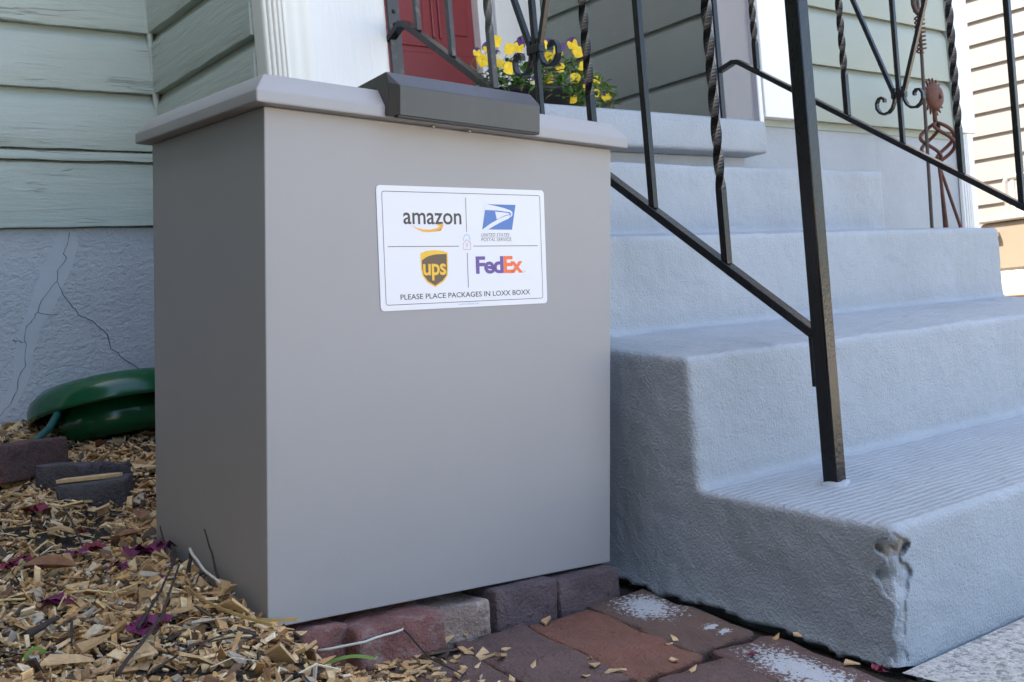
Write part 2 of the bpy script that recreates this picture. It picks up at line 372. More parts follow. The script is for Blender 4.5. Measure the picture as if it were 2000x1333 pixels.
# door wall
door = box("door", (1.1, YD - .012, .985), (2.0025, YD + .02, 3.05), door_red, house, .002)
for x in (1.80, 1.832): box("panel_moulding", (x, YD - .021, 1.50), (x + .014, YD - .0125, 2.4), door_red, door, .004)
box("panel_moulding", (1.2, YD - .021, 1.462), (1.794, YD - .0125, 1.476), door_red, door, .004)
box("door_panel", (1.24, YD - .018, 1.52), (1.76, YD - .0125, 2.4), door_red, door, .004)
box("door_panel", (1.88, YD - .018, 1.52), (1.97, YD - .0125, 2.4), door_red, door, .004)
box("kick_panel", (1.14, YD - .016, 1.01), (1.985, YD - .0125, 1.44), door_red, door, .003)
box("door_jamb", (2.004, YD - .05, .98), (2.036, YD + .028, 3.1), whitep, house, .003)
box("door_jamb", (2.0365, YD - .03, .98), (2.0955, YD + .027, 3.1), greyjamb, house, .003)
box("door_casing", (2.096, YD - .045, .98), (2.334, YD + .026, 3.1), whitep, house, .004)
box("door_casing", (.88, YD - .045, .98), (1.098, YD + .026, 3.1), whitep, house, .004)
box("porch_side_wall", (.862, YF + .0125, .97), (.8755, YD + .02, 3.1), whitep, house, 0)
for s in ((.86, 1.43), (.868, 1.06)):
    pass

whitechip = M('painted_broken_concrete', (.34, .38, .42), .7, var=(60, .12), bumps=((200, .003),)); tanchip = M('raw_broken_concrete', (.29, .27, .235), .9, var=(90, .3), bumps=((200, .004),))
# ------------------------------------------------------------------ concrete steps
def stairs():
    prof = [(-.505, -.30), (-.505, .058), (-.15, .085), (-.15, .305), (.20, .342), (.20, .540), (.56, .578), (.56, .760), (.965, .775), (.965, -.30)]
    rad = [0, .013, .009, .013, .011, .012, .011, .012, 0, 0]
    out = []
    n = len(prof)
    for i in range(n):
        p = Vector(prof[i]); a = Vector(prof[i - 1]); b = Vector(prof[(i + 1) % n])
        if rad[i] == 0: out.append((p, 0)); continue
        da, db = (a - p).normalized(), (b - p).normalized()
        for k in range(7):
            t = k / 6; out.append((p + da * rad[i] * (1 - t) ** 2 + db * rad[i] * t ** 2, 1))
    # densify
    pts = []
    for i in range(len(out)):
        a, b = out[i][0], out[(i + 1) % len(out)][0]; d = (b - a).length; m = max(1, int(d / .014)) if i < len(out) - 2 else 1
        for k in range(m): pts.append(a.lerp(b, k / m))
    k = len(pts)
    nor = []
    for i in range(k):
        t = (pts[(i + 1) % k] - pts[i - 1]).normalized(); nor.append(Vector((-t.y, t.x)))
    X0, X1, r = .70, 2.43, .009
    xs = [(X0 + r * (1 - math.cos(a)), r * (1 - math.sin(a))) for a in np.linspace(0, math.pi / 2, 6)]
    xs += [(x, 0) for x in list(np.linspace(X0 + r + .012, X0 + .3, 24)) + list(np.linspace(X0 + .32, X1 - .03, 70))]
    xs += [(X1 - r * (1 - math.cos(a)), r * (1 - math.sin(a))) for a in np.linspace(math.pi / 2, 0, 6)]
    V = []; F = []
    for x, ins in xs:
        for i in range(k):
            y, z = pts[i]; V.append((x, y - nor[i].x * ins, z - nor[i].y * ins))
    ns = len(xs)
    for s in range(ns - 1):
        for i in range(k): F.append((s * k + i, s * k + (i + 1) % k, (s + 1) * k + (i + 1) % k, (s + 1) * k + i))
    F.append(tuple(range(k))[::-1]); F.append(tuple((ns - 1) * k + i for i in range(k)))
    me = bpy.data.meshes.new("raw"); me.from_pydata(V, [], F)
    bm = bmesh.new(); bm.from_mesh(me); bmesh.ops.recalc_face_normals(bm, faces=bm.faces); bm.to_mesh(me); bm.free()
    o = bpy.data.objects.new("raw", me); C.objects.link(o); md = o.modifiers.new("r", 'REMESH'); md.mode = 'VOXEL'; md.voxel_size = .0062
    dg = bpy.context.evaluated_depsgraph_get(); dg.update(); me2 = bpy.data.meshes.new_from_object(o.evaluated_get(dg)); bpy.data.objects.remove(o)
    bm = bmesh.new(); bm.from_mesh(me2)
    for _ in range(2): bmesh.ops.smooth_vert(bm, verts=bm.verts, factor=.5, use_axis_x=True, use_axis_y=True, use_axis_z=True)
    near = [f for f in bm.faces if f.calc_center_median().x < .79 and f.calc_center_median().y < -.42 and -.19 < f.calc_center_median().z < .075]
    bmesh.ops.subdivide_edges(bm, edges=list({e for f in near for e in f.edges}), cuts=1, use_grid_fill=True)
    bm.normal_update(); bm.verts.index_update(); chipped = {}
    for v in bm.verts:
        q = v.co; d = .003 * mnoise.noise(q * 6) + .0018 * mnoise.noise(q * 17) + .0012 * mnoise.noise(q * 48)
        x, y, z = q; add = Vector((0, 0, 0))
        c = max(x - .70, y + .505, 0) + .35 * min(abs(x - .70), abs(y + .505))     # broken arris of the lowest step
        if x < .80 and y < -.41 and -.2 < z < .06:
            wz = .026 * math.exp(-((z - .026) / .012) ** 2) + .024 * math.exp(-((z + .012) / .022) ** 2) + .007 + .016 * mnoise.noise((z * 34, 1.5, 8)) + .010 * mnoise.noise((x * 60, y * 60, z * 40))
            dz_ = .012 * math.exp(-((z - .024) / .010) ** 2) + .006 * math.exp(-((z + .012) / .022) ** 2) + .004
            msk = sst((wz - c) / .006)
            vd = mnoise.voronoi(Vector((x * 55, y * 55, z * 55)))[0]
            add = Vector((.72, .72, -.1)) * msk * dz_ * (.55 + .9 * min(1, vd[0]))
            if msk > .5: chipped[v.index] = z
        # ragged hollow foot along the path side
        if x < .72 and y < .3:
            fz = z - (path_z(.7, y) - .006 + .012 * mnoise.noise((y * 9, 2, 2)) + .008 * mnoise.noise((y * 31, 5, 2)))
            if fz < 0: add += Vector((.05 * min(1, -fz / .012), 0, 0))
            else: add += Vector((-.012 * math.exp(-fz / .03), 0, 0))
        v.co = q + v.normal * d + add
    for f in bm.faces:
        zs_ = [chipped[v.index] for v in f.verts if v.index in chipped]
        f.smooth = len(zs_) < 2
        if len(zs_) > 2: f.material_index = 2 if (sum(zs_) / len(zs_) > .014 and mnoise.noise(f.calc_center_median() * 50) > -.1) else 1
    return bm
steps = from_bm("concrete_steps", stairs(), concrete); steps.data.materials.append(whitechip); steps.data.materials.append(tanchip)
tag(steps, "blue grey painted concrete front steps with chipped lower corner beside the parcel box", "steps")
# porch slab with projecting nosing
bm = bm_box((.91, .85, .862), (2.25, 2.046, .968), 0)
bmesh.ops.bevel(bm, geom=list(bm.edges), offset=.012, segments=3, profile=.5, affect='EDGES')
slab = from_bm("porch_slab", bm, concrete, steps, smooth=True)
box("slab_support", (.92, .925, .70), (2.22, 2.0, .861), concrete, steps, .004)

# ------------------------------------------------------------------ brick path
path = grid_sheet("brick_path", list(np.linspace(-.02, .715, 30)), list(np.linspace(-1.9, .06, 50)), lambda x, y: path_z(x, y) - .022 + .004 * mnoise.noise((x * 30, y * 30, 0)), mortar)
tag(path, None, None, kind="structure")
def brick_mesh(nm, sx, sy, sz, seed, chip=.006, broken=False):
    bm = bmesh.new(); bmesh.ops.create_cube(bm, size=1)
    for v in bm.verts: v.co = Vector((v.co.x * sx, v.co.y * sy, (v.co.z - .5) * sz))
    bmesh.ops.bevel(bm, geom=list(bm.edges), offset=.0045, segments=2, profile=.5, affect='EDGES')
    bmesh.ops.subdivide_edges(bm, edges=[e for e in bm.edges if e.calc_length() > .04], cuts=5, use_grid_fill=True)
    for v in bm.verts:
        q = v.co * 1.0 + Vector((seed * 3.1, seed * 1.7, 0))
        v.co += Vector((mnoise.noise(q * 28), mnoise.noise(q * 28 + Vector((5, 0, 0))), mnoise.noise(q * 22 + Vector((0, 9, 0))))) * chip
        if broken and v.co.z > -.03 and v.co.x > 0:
            v.co.z -= .022 * min(1, v.co.x / .05) * (.6 + mnoise.noise(q * 50)); 
    me = bpy.data.meshes.new(nm); bmesh.ops.recalc_face_normals(bm, faces=bm.faces)
    for f in bm.faces: f.smooth = True
    bm.to_mesh(me); bm.free(); return me
def place_brick(me, mat, x, y, z, rz, rx=0, ry=0, name="brick", parent=path):
    o = bpy.data.objects.new(name, me.copy() if me.users else me); C.objects.link(o); o.data.materials.clear(); o.data.materials.append(mat)
    o.location = (x, y, z); o.rotation_euler = (rx, ry, rz); o.parent = parent
    return o
def paint_brick(base, name, blobs):
    """brick material with lime splashes: blobs in object space (cx, cy, rx, ry)"""
    m = base.copy(); m.name = name; t = m.node_tree; n = t.nodes; L = t.links.new; b = n["Principled BSDF"]
    src = b.inputs["Base Color"].links[0].from_socket; tc = n.new("ShaderNodeTexCoord")
    for cx, cy, rx, ry in blobs:
        mp = n.new("ShaderNodeMapping"); mp.vector_type = 'POINT'; mp.inputs["Location"].default_value = (-cx / rx, -cy / ry, 0); mp.inputs["Scale"].default_value = (1 / rx, 1 / ry, 0); L(tc.outputs["Object"], mp.inputs[0])
        ln = n.new("ShaderNodeVectorMath"); ln.operation = 'LENGTH'; L(mp.outputs[0], ln.inputs[0])
        nz = n.new("ShaderNodeTexNoise"); nz.inputs["Scale"].default_value = 130; nz.inputs["Detail"].default_value = 6; nz.inputs["Roughness"].default_value = .75; L(tc.outputs["Object"], nz.inputs["Vector"])
        ad = n.new("ShaderNodeMath"); ad.operation = 'MULTIPLY_ADD'; L(nz.outputs["Fac"], ad.inputs[0]); ad.inputs[1].default_value = 5.0; ad.inputs[2].default_value = -2.3
        sm = n.new("ShaderNodeMath"); sm.operation = 'ADD'; L(ln.outputs["Value"], sm.inputs[0]); L(ad.outputs[0], sm.inputs[1])
        r = n.new("ShaderNodeMapRange"); r.inputs[1].default_value = 1.0; r.inputs[2].default_value = .9; L(sm.outputs[0], r.inputs[0])
        mx = n.new("ShaderNodeMix"); mx.data_type = 'RGBA'; L(r.outputs[0], mx.inputs[0]); L(src, mx.inputs[6]); mx.inputs[7].default_value = (.50, .52, .54, 1); src = mx.outputs[2]
    L(src, b.inputs["Base Color"]); return m
limeA = paint_brick(bk_brown, "brick_brown_lime_splash", [(.012, .055, .045, .062), (.028, -.07, .016, .012), (.03, -.098, .014, .01)])
limeC = paint_brick(bk_mauve, "brick_mauve_lime_splash", [(-.006, .0, .042, .11)])
slope = math.atan(.1)
cols = [(.592, [(-.158, limeA), (-.425, limeC), (-.69, bk_mauve), (-.955, bk_brown)]), (.458, [(-.176, bk_orange), (-.443, bk_mauve), (-.71, bk_brown), (-.975, bk_mauve)]),
        (.327, [(-.165, bk_mauve), (-.43, bk_brown), (-.70, bk_mauve), (-.965, bk_orange)]), (.194, [(-.19, bk_mauve), (-.455, bk_mauve), (-.72, bk_orange), (-.985, bk_brown)]), (.062, [(-.40, bk_brown), (-.665, bk_mauve), (-.93, bk_mauve)])]
bi = 0
for cx, rows in cols:
    for y, mt in rows:
        bi += 1; me = brick_mesh("brick", .124, .254, .062, bi)
        place_brick(me, mt, cx + random.uniform(-.003, .003), y, path_z(cx, y) + random.uniform(-.002, .003), R(random.uniform(-2, 2)) - R(4), rx=slope, ry=R(random.uniform(-1, 1.5)))
# edging bricks under the parcel box
for (x0, x1, yf, zt, mt, rz, ch) in [(-.014, .108, -.018, -.013, bk_red, 2, .006), (.116, .258, -.052, -.022, bk_red, -4, .006), (.264, .366, -.026, -.036, bk_white, -9, .007), (.369, .488, -.028, -.028, bk_grey2, -2, .0025), (.491, .622, -.030, -.037, bk_grey2, -1, .0025)]:
    bi += 1; me = brick_mesh("edging_brick", x1 - x0, .22, .085, bi, chip=ch)
    place_brick(me, mt, (x0 + x1) / 2, yf + .11, zt, R(rz), name="edging_brick", ry=R(1.5))

# ------------------------------------------------------------------ parcel box
BROT = Matrix(((.998, .006, .058), (-.002, .998, -.063), (-.058, .062, .996)))
BROT = BROT.to_quaternion().normalized().to_matrix()
W, D, H = .630, .418, .700
pb = empty("parcel_box", "tall grey metal parcel drop box with sloped lid and white courier notice", "parcel box", (0, 0, 0), BROT)
box("body", (0, 0, 0), (W, D, H), powder, pb, .0018, local=True)
box("neck", (.006, .006, H + .0005), (W - .006, D - .006, H + .006), blackplastic, pb, 0, local=True)
x0, x1, y0, y1 = -.021, W + .019, -.022, D + .02
bm = bmesh.new()
rings = [(0, .7005), (0, .7165), (.020, .7425), (.30, .7500)]
vs = []
for ins, z in rings[:3]: vs.append([bm.verts.new(p) for p in ((x0 + ins, y0 + ins, z), (x1 - ins, y0 + ins, z), (x1 - ins, y1 - ins, z), (x0 + ins, y1 - ins, z))])
vi = [bm.verts.new(p) for p in ((x0 + .012, y0 + .012, .7005), (x1 - .012, y0 + .012, .7005), (x1 - .012, y1 - .012, .7005), (x0 + .012, y1 - .012, .7005))]
bm.faces.new(vi[::-1]); bm.faces.new(vs[2])
for a, b in ((vi, vs[0]), (vs[0], vs[1]), (vs[1], vs[2])):
    for i in range(4): bm.faces.new((a[i], a[(i + 1) % 4], b[(i + 1) % 4], b[i]))
bmesh.ops.recalc_face_normals(bm, faces=bm.faces)
bmesh.ops.bevel(bm, geom=list(bm.edges), offset=.0022, segments=2, profile=.5, affect='EDGES')
lid = from_bm("lid", bm, powder, pb, True, smooth=True, sharp=15)
# lock cover on the lid front
def lockcover():
    bm = bmesh.new(); xa, xb = .1735, .4465
    fr = [(xa + .014, -.041, .703), (xb - .006, -.041, .703), (xb - .006, -.041, .7445), (xa + .014, -.041, .7445)]          # front face
    fo = [(xa, -.030, .702), (xb, -.033, .702), (xb, -.033, .7485), (xa, -.030, .7485)]                                        # side chamfer outer
    tp = [(xa, -.0245, .7645), (xb - .012, -.0245, .7645)]
    bk = [(xa, .15, .746), (xb - .012, .15, .746)]; bb = [(xa, .15, .744), (xb - .012, .15, .744)]
    lo = [(xa, -.0235, .702), (xb, -.0235, .702)]; lb = [(xa, -.0, .7445), (xb, -.0, .7445)]
    N = {}
    def v(k, p): N[k] = bm.verts.new(p)
    for i, p in enumerate(fr): v(('f', i), p)
    for i, p in enumerate(fo): v(('o', i), p)
    for i, p in enumerate(tp): v(('t', i), p)
    for i, p in enumerate(bk): v(('b', i), p)
    for i, p in enumerate(bb): v(('c', i), p)
    for i, p in enumerate(lo): v(('l', i), p)
    for i, p in enumerate(lb): v(('m', i), p)
    def f(*k): bm.faces.new([N[q] for q in k])
    f(('f', 0), ('f', 1), ('f', 2), ('f', 3))
    f(('o', 0), ('f', 0), ('f', 3), ('o', 3)); f(('f', 1), ('o', 1), ('o', 2), ('f', 2)); f(('o', 0), ('o', 1), ('f', 1), ('f', 0))
    f(('f', 3), ('f', 2), ('t', 1), ('t', 0)); f(('o', 3), ('f', 3), ('t', 0)); f(('f', 2), ('o', 2), ('t', 1))
    f(('t', 0), ('t', 1), ('b', 1), ('b', 0)); f(('b', 0), ('b', 1), ('c', 1), ('c', 0))
    f(('o', 0), ('l', 0), ('l', 1), ('o', 1)); f(('l', 0), ('m', 0), ('m', 1), ('l', 1)); f(('m', 0), ('c', 0), ('c', 1), ('m', 1))
    f(('l', 0), ('o', 0), ('o', 3), ('t', 0), ('b', 0), ('c', 0), ('m', 0)); f(('o', 1), ('l', 1), ('m', 1), ('c', 1), ('b', 1), ('t', 1), ('o', 2))
    bmesh.ops.recalc_face_normals(bm, faces=bm.faces)
    bmesh.ops.bevel(bm, geom=list(bm.edges), offset=.0007, segments=1, profile=.5, affect='EDGES')
    return bm
lock = from_bm("lock_cover", lockcover(), bronze, pb, True)
lock["label"] = "dark bronze lock cover clipped over the front of the lid"
box("lock_slot", (.184, -.0405, .7004), (.438, -.030, .7025), blackplastic, lock, 0, local=True)
for sx in (.262, .327): 
    V, F = lathe([(0.0001, -.002), (.0022, -.0016), (.0032, -.0004), (.0032, .0)], 12)
    mk("screw", [(x + sx, -.0 + z - .012, y + .6985) for x, y, z in V], F, steel, lid, True, True)
# --- sticker (311 x 180 mm), drawn in sticker millimetres
SA = R(2.4155); SC = (.3298, .524)
def st(u, v): u, v = u / 1000, v / 1000; return (SC[0] + u * math.cos(SA) - v * math.sin(SA), SC[1] + u * math.sin(SA) + v * math.cos(SA))
def rrect(w_, h_, r, n=6):
    P = []
    for cx, cy, a0 in ((w_ - r, h_ - r, 0), (-w_ + r, h_ - r, 90), (-w_ + r, -h_ + r, 180), (w_ - r, -h_ + r, 270)):
        for k in range(n + 1): a = R(a0 + 90 * k / n); P.append((cx + r * math.cos(a), cy + r * math.sin(a)))
    return P
sticker = prism("notice_sticker", [st(*p) for p in rrect(155.7, 90.3, 6)], 'y', -.0012, -.0001, stickerw, pb, local=True)
sticker["label"] = "white rounded courier notice with four logos stuck on box front"
PL = -.0014
def flat(name, pts, col, lift=0.):
    bm = bmesh.new(); vs = [bm.verts.new((st(*p)[0], PL - lift, st(*p)[1])) for p in pts]; f = bm.faces.new(vs)
    bmesh.ops.triangulate(bm, faces=[f])
    for fc in bm.faces:
        fc.normal_update()
        if fc.normal.y > 0: fc.normal_flip()
    me = bpy.data.meshes.new(name); bm.to_mesh(me); bm.free(); return link(name, me, col, sticker, True)
def stroke(name, pts, wd, col, closed=False, lift=0.):
    n = len(pts); V = []; F = []
    for i in range(n):
        a = Vector(pts[i - 1] if (closed or i) else pts[i]); b = Vector(pts[(i + 1) % n] if (closed or i < n - 1) else pts[i]); t = (b - a).normalized(); nn = Vector((-t.y, t.x)) * wd / 2
        for s_ in (1, -1): q = st(pts[i][0] + nn.x * s_, pts[i][1] + nn.y * s_); V.append((q[0], PL - lift, q[1]))
    for i in range(n if closed else n - 1): j = (i + 1) % n; F.append((2 * i, 2 * j, 2 * j + 1, 2 * i + 1))
    return mk(name, V, F, col, sticker, True)
DK = ink("charcoal", (.035, .03, .035)); MR = ink("maroon_line", (.09, .05, .06)); BL = ink("postal_blue", (.055, .16, .46)); OR = ink("amber", (.80, .40, .05))
PU = ink("purple", (.10, .05, .27)); RO = ink("orange_red", (.80, .13, .03)); BR = ink("brown", (.085, .05, .03)); GO = ink("gold", (.80, .46, .02)); SK = ink("sky_blue", (.12, .38, .6)); PK = ink("coral", (.6, .1, .13)); GY = ink("grey", (.12, .11, .12))
def text(name, s, x0_, x1_, base, height, col, bold=0., shear=0., lift=0., glyph='caps', gap=1.0):
    """text fitted to x0..x1 on baseline base; height = cap height ('caps') or x-height ('x')"""
    cu = bpy.data.curves.new(name, 'FONT'); cu.body = s; cu.size = 1; cu.offset = bold; cu.shear = shear; cu.space_character = gap; cu.resolution_u = 4
    o = bpy.data.objects.new(name, cu); C.objects.link(o); dg = bpy.context.evaluated_depsgraph_get(); dg.update()
    me = bpy.data.meshes.new_from_object(o.evaluated_get(dg)); C.objects.unlink(o); bpy.data.objects.remove(o)
    co = np.array([v.co[:] for v in me.vertices]); a, b = co[:, 0].min(), co[:, 0].max()
    fx = (x1_ - x0_) / (b - a); top = .73 if glyph == 'caps' else .55
    fz = height / top
    for v in me.vertices:
        q = st(x0_ + (v.co.x - a) * fx, base + v.co.y * fz); v.co = (q[0], PL - lift, q[1])
    me.materials.clear(); o2 = link(name, me, col, sticker, True); return o2
stroke("border_line", rrect(146.7, 81.8, 3.5), .9, MR, closed=True)
stroke("divider_line", [(.9, 75.4), (.5, 23.9)], 1, MR); stroke("divider_line", [(.4, -7.9), (.2, -60.4)], 1, MR)
stroke("divider_line", [(-140.2, 2.4), (-14.6, 2.2)], 1, MR); stroke("divider_line", [(12.1, 2.2), (139.8, 2.1)], 1, MR)
text("lettering_amazon", "amazon", -112, -8.4, 35.4, 19.2, DK, bold=.012, glyph='x')
flat("smile_arrow", [(-98.4, 33.8), (-89.6, 29.9), (-77.6, 27.4), (-65.3, 27.2), (-55.0, 29.0), (-46.2, 32.6), (-52.7, 33.2), (-51.5, 35.1), (-41.8, 35.8), (-42.6, 31.2), (-46.6, 25.5), (-48.6, 26.2), (-46.6, 30.2), (-53.0, 26.0), (-61.3, 23.9), (-69.6, 23.0), (-79.7, 24.0), (-90, 28.4)], OR, .0002)
flat("postal_emblem", [(38.9, 66.3), (97, 66.2), (88.4, 27.4), (30.3, 27.5)], BL)
WH = ink("white", (.69, .70, .745))
flat("eagle_head", [(36.5, 66.8), (56.3, 64.0), (74.2, 60.8), (82, 58.6), (86.5, 57.4), (90.2, 54.5), (90, 50), (86, 46.2), (85.4, 47.6), (87.6, 50.2), (87.3, 53.2), (84.6, 54.6), (78.5, 55.1), (60.5, 56.9), (36, 57.4)], WH, .0002)
flat("eagle_wing", [(56, 55.2), (78.5, 53.6), (83.5, 52.6), (84.5, 50.9), (77.2, 49.9), (66, 46.8), (58.8, 43.2)], WH, .0002)
flat("eagle_body", [(84.8, 50.2), (84.6, 47), (82.0, 44.6), (68.9, 39.8), (55.1, 34.0), (41.4, 27.5), (35.4, 26.8), (29.6, 27.0), (46.2, 36.6), (64.5, 44.8), (78.3, 49.2)], WH, .0003)
text("lettering_united_states", "UNITED STATES", 28.1, 83, 16.9, 5.3, GY, shear=.25)
text("lettering_postal_service", "POSTAL SERVICE.", 27.2, 87, 9.7, 5.2, GY, shear=.25)
stroke("rule_line", [(28, 15.8), (86.5, 15.7)], .35, GY)
shield = [(-84.6, -7.9), (-74.9, -4.6), (-59.5, -3.2), (-46.1, -4.3), (-35.8, -7.5), (-36.2, -31.7), (-37.8, -42.0), (-45.1, -50.4), (-60.5, -58.2), (-75.0, -50.5), (-82.3, -41.0), (-84.3, -30.7)]
flat("shield_gold", shield, GO)
flat("shield_brown", [(-82.5, -18.3), (-77, -14.8), (-71.2, -12.3), (-64, -10.5), (-56.7, -9.6), (-38.0, -9.2), (-38.4, -31.6), (-39.8, -41.1), (-47.1, -48.7), (-60.6, -55.8), (-72.9, -48.8), (-80.3, -40.2), (-82.3, -30.8)], BR, .0002)
text("lettering_ups", "ups", -81, -40.2, -39.6, 18.8, GO, bold=.02, lift=.0004, glyph='x', gap=.95)
text("lettering_fed", "Fed", 15.6, 68.9, -39.0, 26, PU, bold=.032, gap=.88)
text("lettering_ex", "Ex", 69.4, 108, -39.1, 26, RO, bold=.032, gap=.88)
stroke("registered_mark", [(111.5 + 1.3 * math.cos(a), -38 + 1.3 * math.sin(a)) for a in np.linspace(0, 2 * math.pi, 12)[:-1]], .4, RO, True)
text("lettering_please_place_packages", "PLEASE PLACE PACKAGES IN LOXX BOXX", -122, 120.7, -74.8, 8.0, DK, bold=.008)
text("lettering_web_address", "www.loxxboxx.com", -18.6, 18.7, -86.2, 2.4, SK)
stroke("lock_house", [(-6.6, 6.1), (.2, 12.2), (7.3, 6.6), (7.1, -2.6), (-6.7, -2.6)], .8, PK, True)
stroke("lock_shackle", [(-5.2, 10.3), (-5.5, 14.8), (-3.2, 18.6), (.6, 19.9), (4.2, 18.6), (6.2, 14.8), (6.2, 10.3)], .9, SK)
stroke("lock_keyhole", [(.3 + 2 * math.cos(a), 4.3 + 2 * math.sin(a)) for a in np.linspace(0, 2 * math.pi, 12)[:-1]], .7, SK, True); stroke("lock_keyhole", [(.2, 2.3), (.1, 0)], .7, SK)

# ------------------------------------------------------------------ iron railings
def bar(name, X, Y, z0, z1, half, mat, parent, tw=None):
    """square bar; tw=(za, zb) twisted between these heights"""
    if not tw: return from_bm(name, bm_box((X - half, Y - half, z0), (X + half, Y + half, z1), half * .15, 1), mat, parent, smooth=True)
    zs = sorted(set([z0, z1] + list(np.arange(max(z0, tw[0]), min(z1, tw[1]), .006)) + [max(z0, tw[0]), min(z1, tw[1])]))
    V, F = sweep([(X, Y, z) for z in zs], half, sq=True, twist=[max(0, min(z, tw[1]) - tw[0]) * 2 * math.pi / .21 for z in zs], up=(1, 0, 0))
    return mk(name, V, F, mat, parent)
def slopebar(name, X, pts, w2, h2, mat, parent):
    """flat rail through (Y,Z) points with mitred corners"""
    n = len(pts); V = []; F = []
    for i, (y, z) in enumerate(pts):
        ds = []
        if i > 0: ds.append(Vector((y - pts[i - 1][0], z - pts[i - 1][1])).normalized())
        if i < n - 1: ds.append(Vector((pts[i + 1][0] - y, pts[i + 1][1] - z)).normalized())
        t = sum(ds, Vector((0, 0))).normalized(); nn = Vector((-t.y, t.x)); sc = 1 / max(.5, nn.dot(Vector((-ds[0].y, ds[0].x))))
        if nn.y < 0: nn = -nn
        for sx, sz in ((-1, 1), (1, 1), (1, -1), (-1, -1)): V.append((X + sx * w2, y + nn.x * h2 * sz * sc, z + nn.y * h2 * sz * sc))
    for i in range(n - 1):
        for j in range(4): F.append((i * 4 + j, i * 4 + (j + 1) % 4, i * 4 + 4 + (j + 1) % 4, i * 4 + 4 + j))
    F += [(0, 1, 2, 3), tuple(4 * (n - 1) + j for j in (3, 2, 1, 0))]
    bm = bmesh.new(); vs = [bm.verts.new(v) for v in V]
    for f in F: bm.faces.new([vs[i] for i in f])
    bmesh.ops.recalc_face_normals(bm, faces=bm.faces)
    bmesh.ops.bevel(bm, geom=list(bm.edges), offset=.0012, segments=1, affect='EDGES')
    return from_bm(name, bm, mat, parent, smooth=True)
def ornament(X, Yc, zc, zbot, ztop, parent, s=1., mat=iron):
    bar("centre_bar", X, Yc, zbot, ztop, .0062, mat, parent)
    for sg in (1, -1):
        tube("diagonal_bar", [(X, Yc + sg * (.0135 + t * .098 * s), zc + t * .27) for t in np.linspace(0, 2.0, 5)], .0055, mat, parent, sq=True)
        P = [(0.0135, .02), (.0135, 0), (.016, -.018), (.023, -.033), (.035, -.043), (.05, -.045), (.063, -.038), (.071, -.025), (.071, -.010), (.064, .001), (.053, .003), (.046, -.004), (.047, -.012)]
        Q = []
        for i in range(len(P) - 1):
            for t in (0, .5): Q.append((P[i][0] + (P[i + 1][0] - P[i][0]) * t, P[i][1] + (P[i + 1][1] - P[i][1]) * t))
        Q.append(P[-1])
        V, F = sweep([(X, Yc + sg * a * s, zc + b * s) for a, b in Q], .004, flat=(.0062, .0032), up=(1, 0, 0))
        sc = mk("scroll", V, F, mat, parent)
    box("collar", (X - .009, Yc - .021, zc - .009), (X + .009, Yc + .021, zc + .009), mat, parent, .0015)
RX = .885
rl = empty("stair_railing", "black wrought iron stair railing with square newel post standing on the lowest step", "railing", (RX, -.28, .07), group="iron railings flanking the steps")
bar("newel_post", RX, -.282, .066, 1.16, .0138, iron, rl)
bm = bmesh.new()
bmesh.ops.create_icosphere(bm, subdivisions=3, radius=1)
for v in bm.verts:
    n_ = 1 + .28 * mnoise.noise(v.co * 2.1 + Vector((3, 1, 7))); v.co = Vector((RX + v.co.x * .030 * n_, -.282 + v.co.y * .028 * n_, .070 + v.co.z * .0115 * n_))
from_bm("newel_foot_grout", bm, whitechip, rl, smooth=True, sharp=180)
zb = lambda y: .327 + (y + .262) * .727
slopebar("bottom_rail", RX, [(-.2675, zb(-.2675)), (.855, zb(.855)), (.876, zb(.862)), (.934, 1.118)], .0115, .0075, iron, rl)
slopebar("top_rail", RX, [(-.30, zb(-.3) + .78), (.88, zb(.88) + .78)], .018, .006, iron, rl)
box("newel_tab", (RX - .004, -.2675, .235), (RX + .004, -.2555, .335), iron, rl, .001)
for y, tw in ((-.093, (.588, 2)), (.074, None), (.222, (.822, 2)), (.527, (1.03, 2)), (.673, None), (.805, None)):
    bar("twisted_baluster" if tw else "plain_baluster", RX, y, zb(y) + .006, zb(y) + .775, .0068, iron if y < .4 else ironrough, rl, tw)
ornament(RX, .376, .955, zb(.376) + .006, zb(.376) + .775, rl, 1.0)
wp = box("wall_plate", (.878, .9185, .84), (.912, .9272, 1.9), ironrough, rl, .001)
for z in (1.155, 1.188): 
    V, F = lathe([(.0001, .0035), (.0035, .003), (.0055, .001), (.0055, 0)], 10); mk("bolt", [(x + .895, .918 - zz, y + z) for x, y, zz in V], F, iron, wp)
RX2 = 2.15
rr = empty("stair_railing", "black wrought iron stair railing on the far side of the steps, before sage siding", "railing", (RX2, -.28, .07), group="iron railings flanking the steps")
zb2 = lambda y: .571 + (y + .007) * .669
slopebar("bottom_rail", RX2, [(-.26, zb2(-.26)), (.862, zb2(.862)), (.885, zb2(.868)), (.945, 1.142)], .0115, .0075, iron, rr)
slopebar("top_rail", RX2, [(-.30, zb2(-.3) + .78), (.88, zb2(.88) + .78)], .018, .006, iron, rr)
bar("newel_post", RX2, -.275, .066, 1.16, .0138, iron, rr)
for y, tw in ((-.007, None), (.148, (.80, 2)), (.482, (1.02, 2)), (.793, (1.19, 2))):
    bar("twisted_baluster" if tw else "plain_baluster", RX2, y, zb2(y) + .006, zb2(y) + .775, .0075, iron, rr, tw)
ornament(RX2, .313, .928, zb2(.313) + .006, zb2(.313) + .775, rr, 1.0)
box("wall_plate", (RX2 - .01, .938, .97), (RX2 + .01, .946, 1.9), iron, rr, .001)

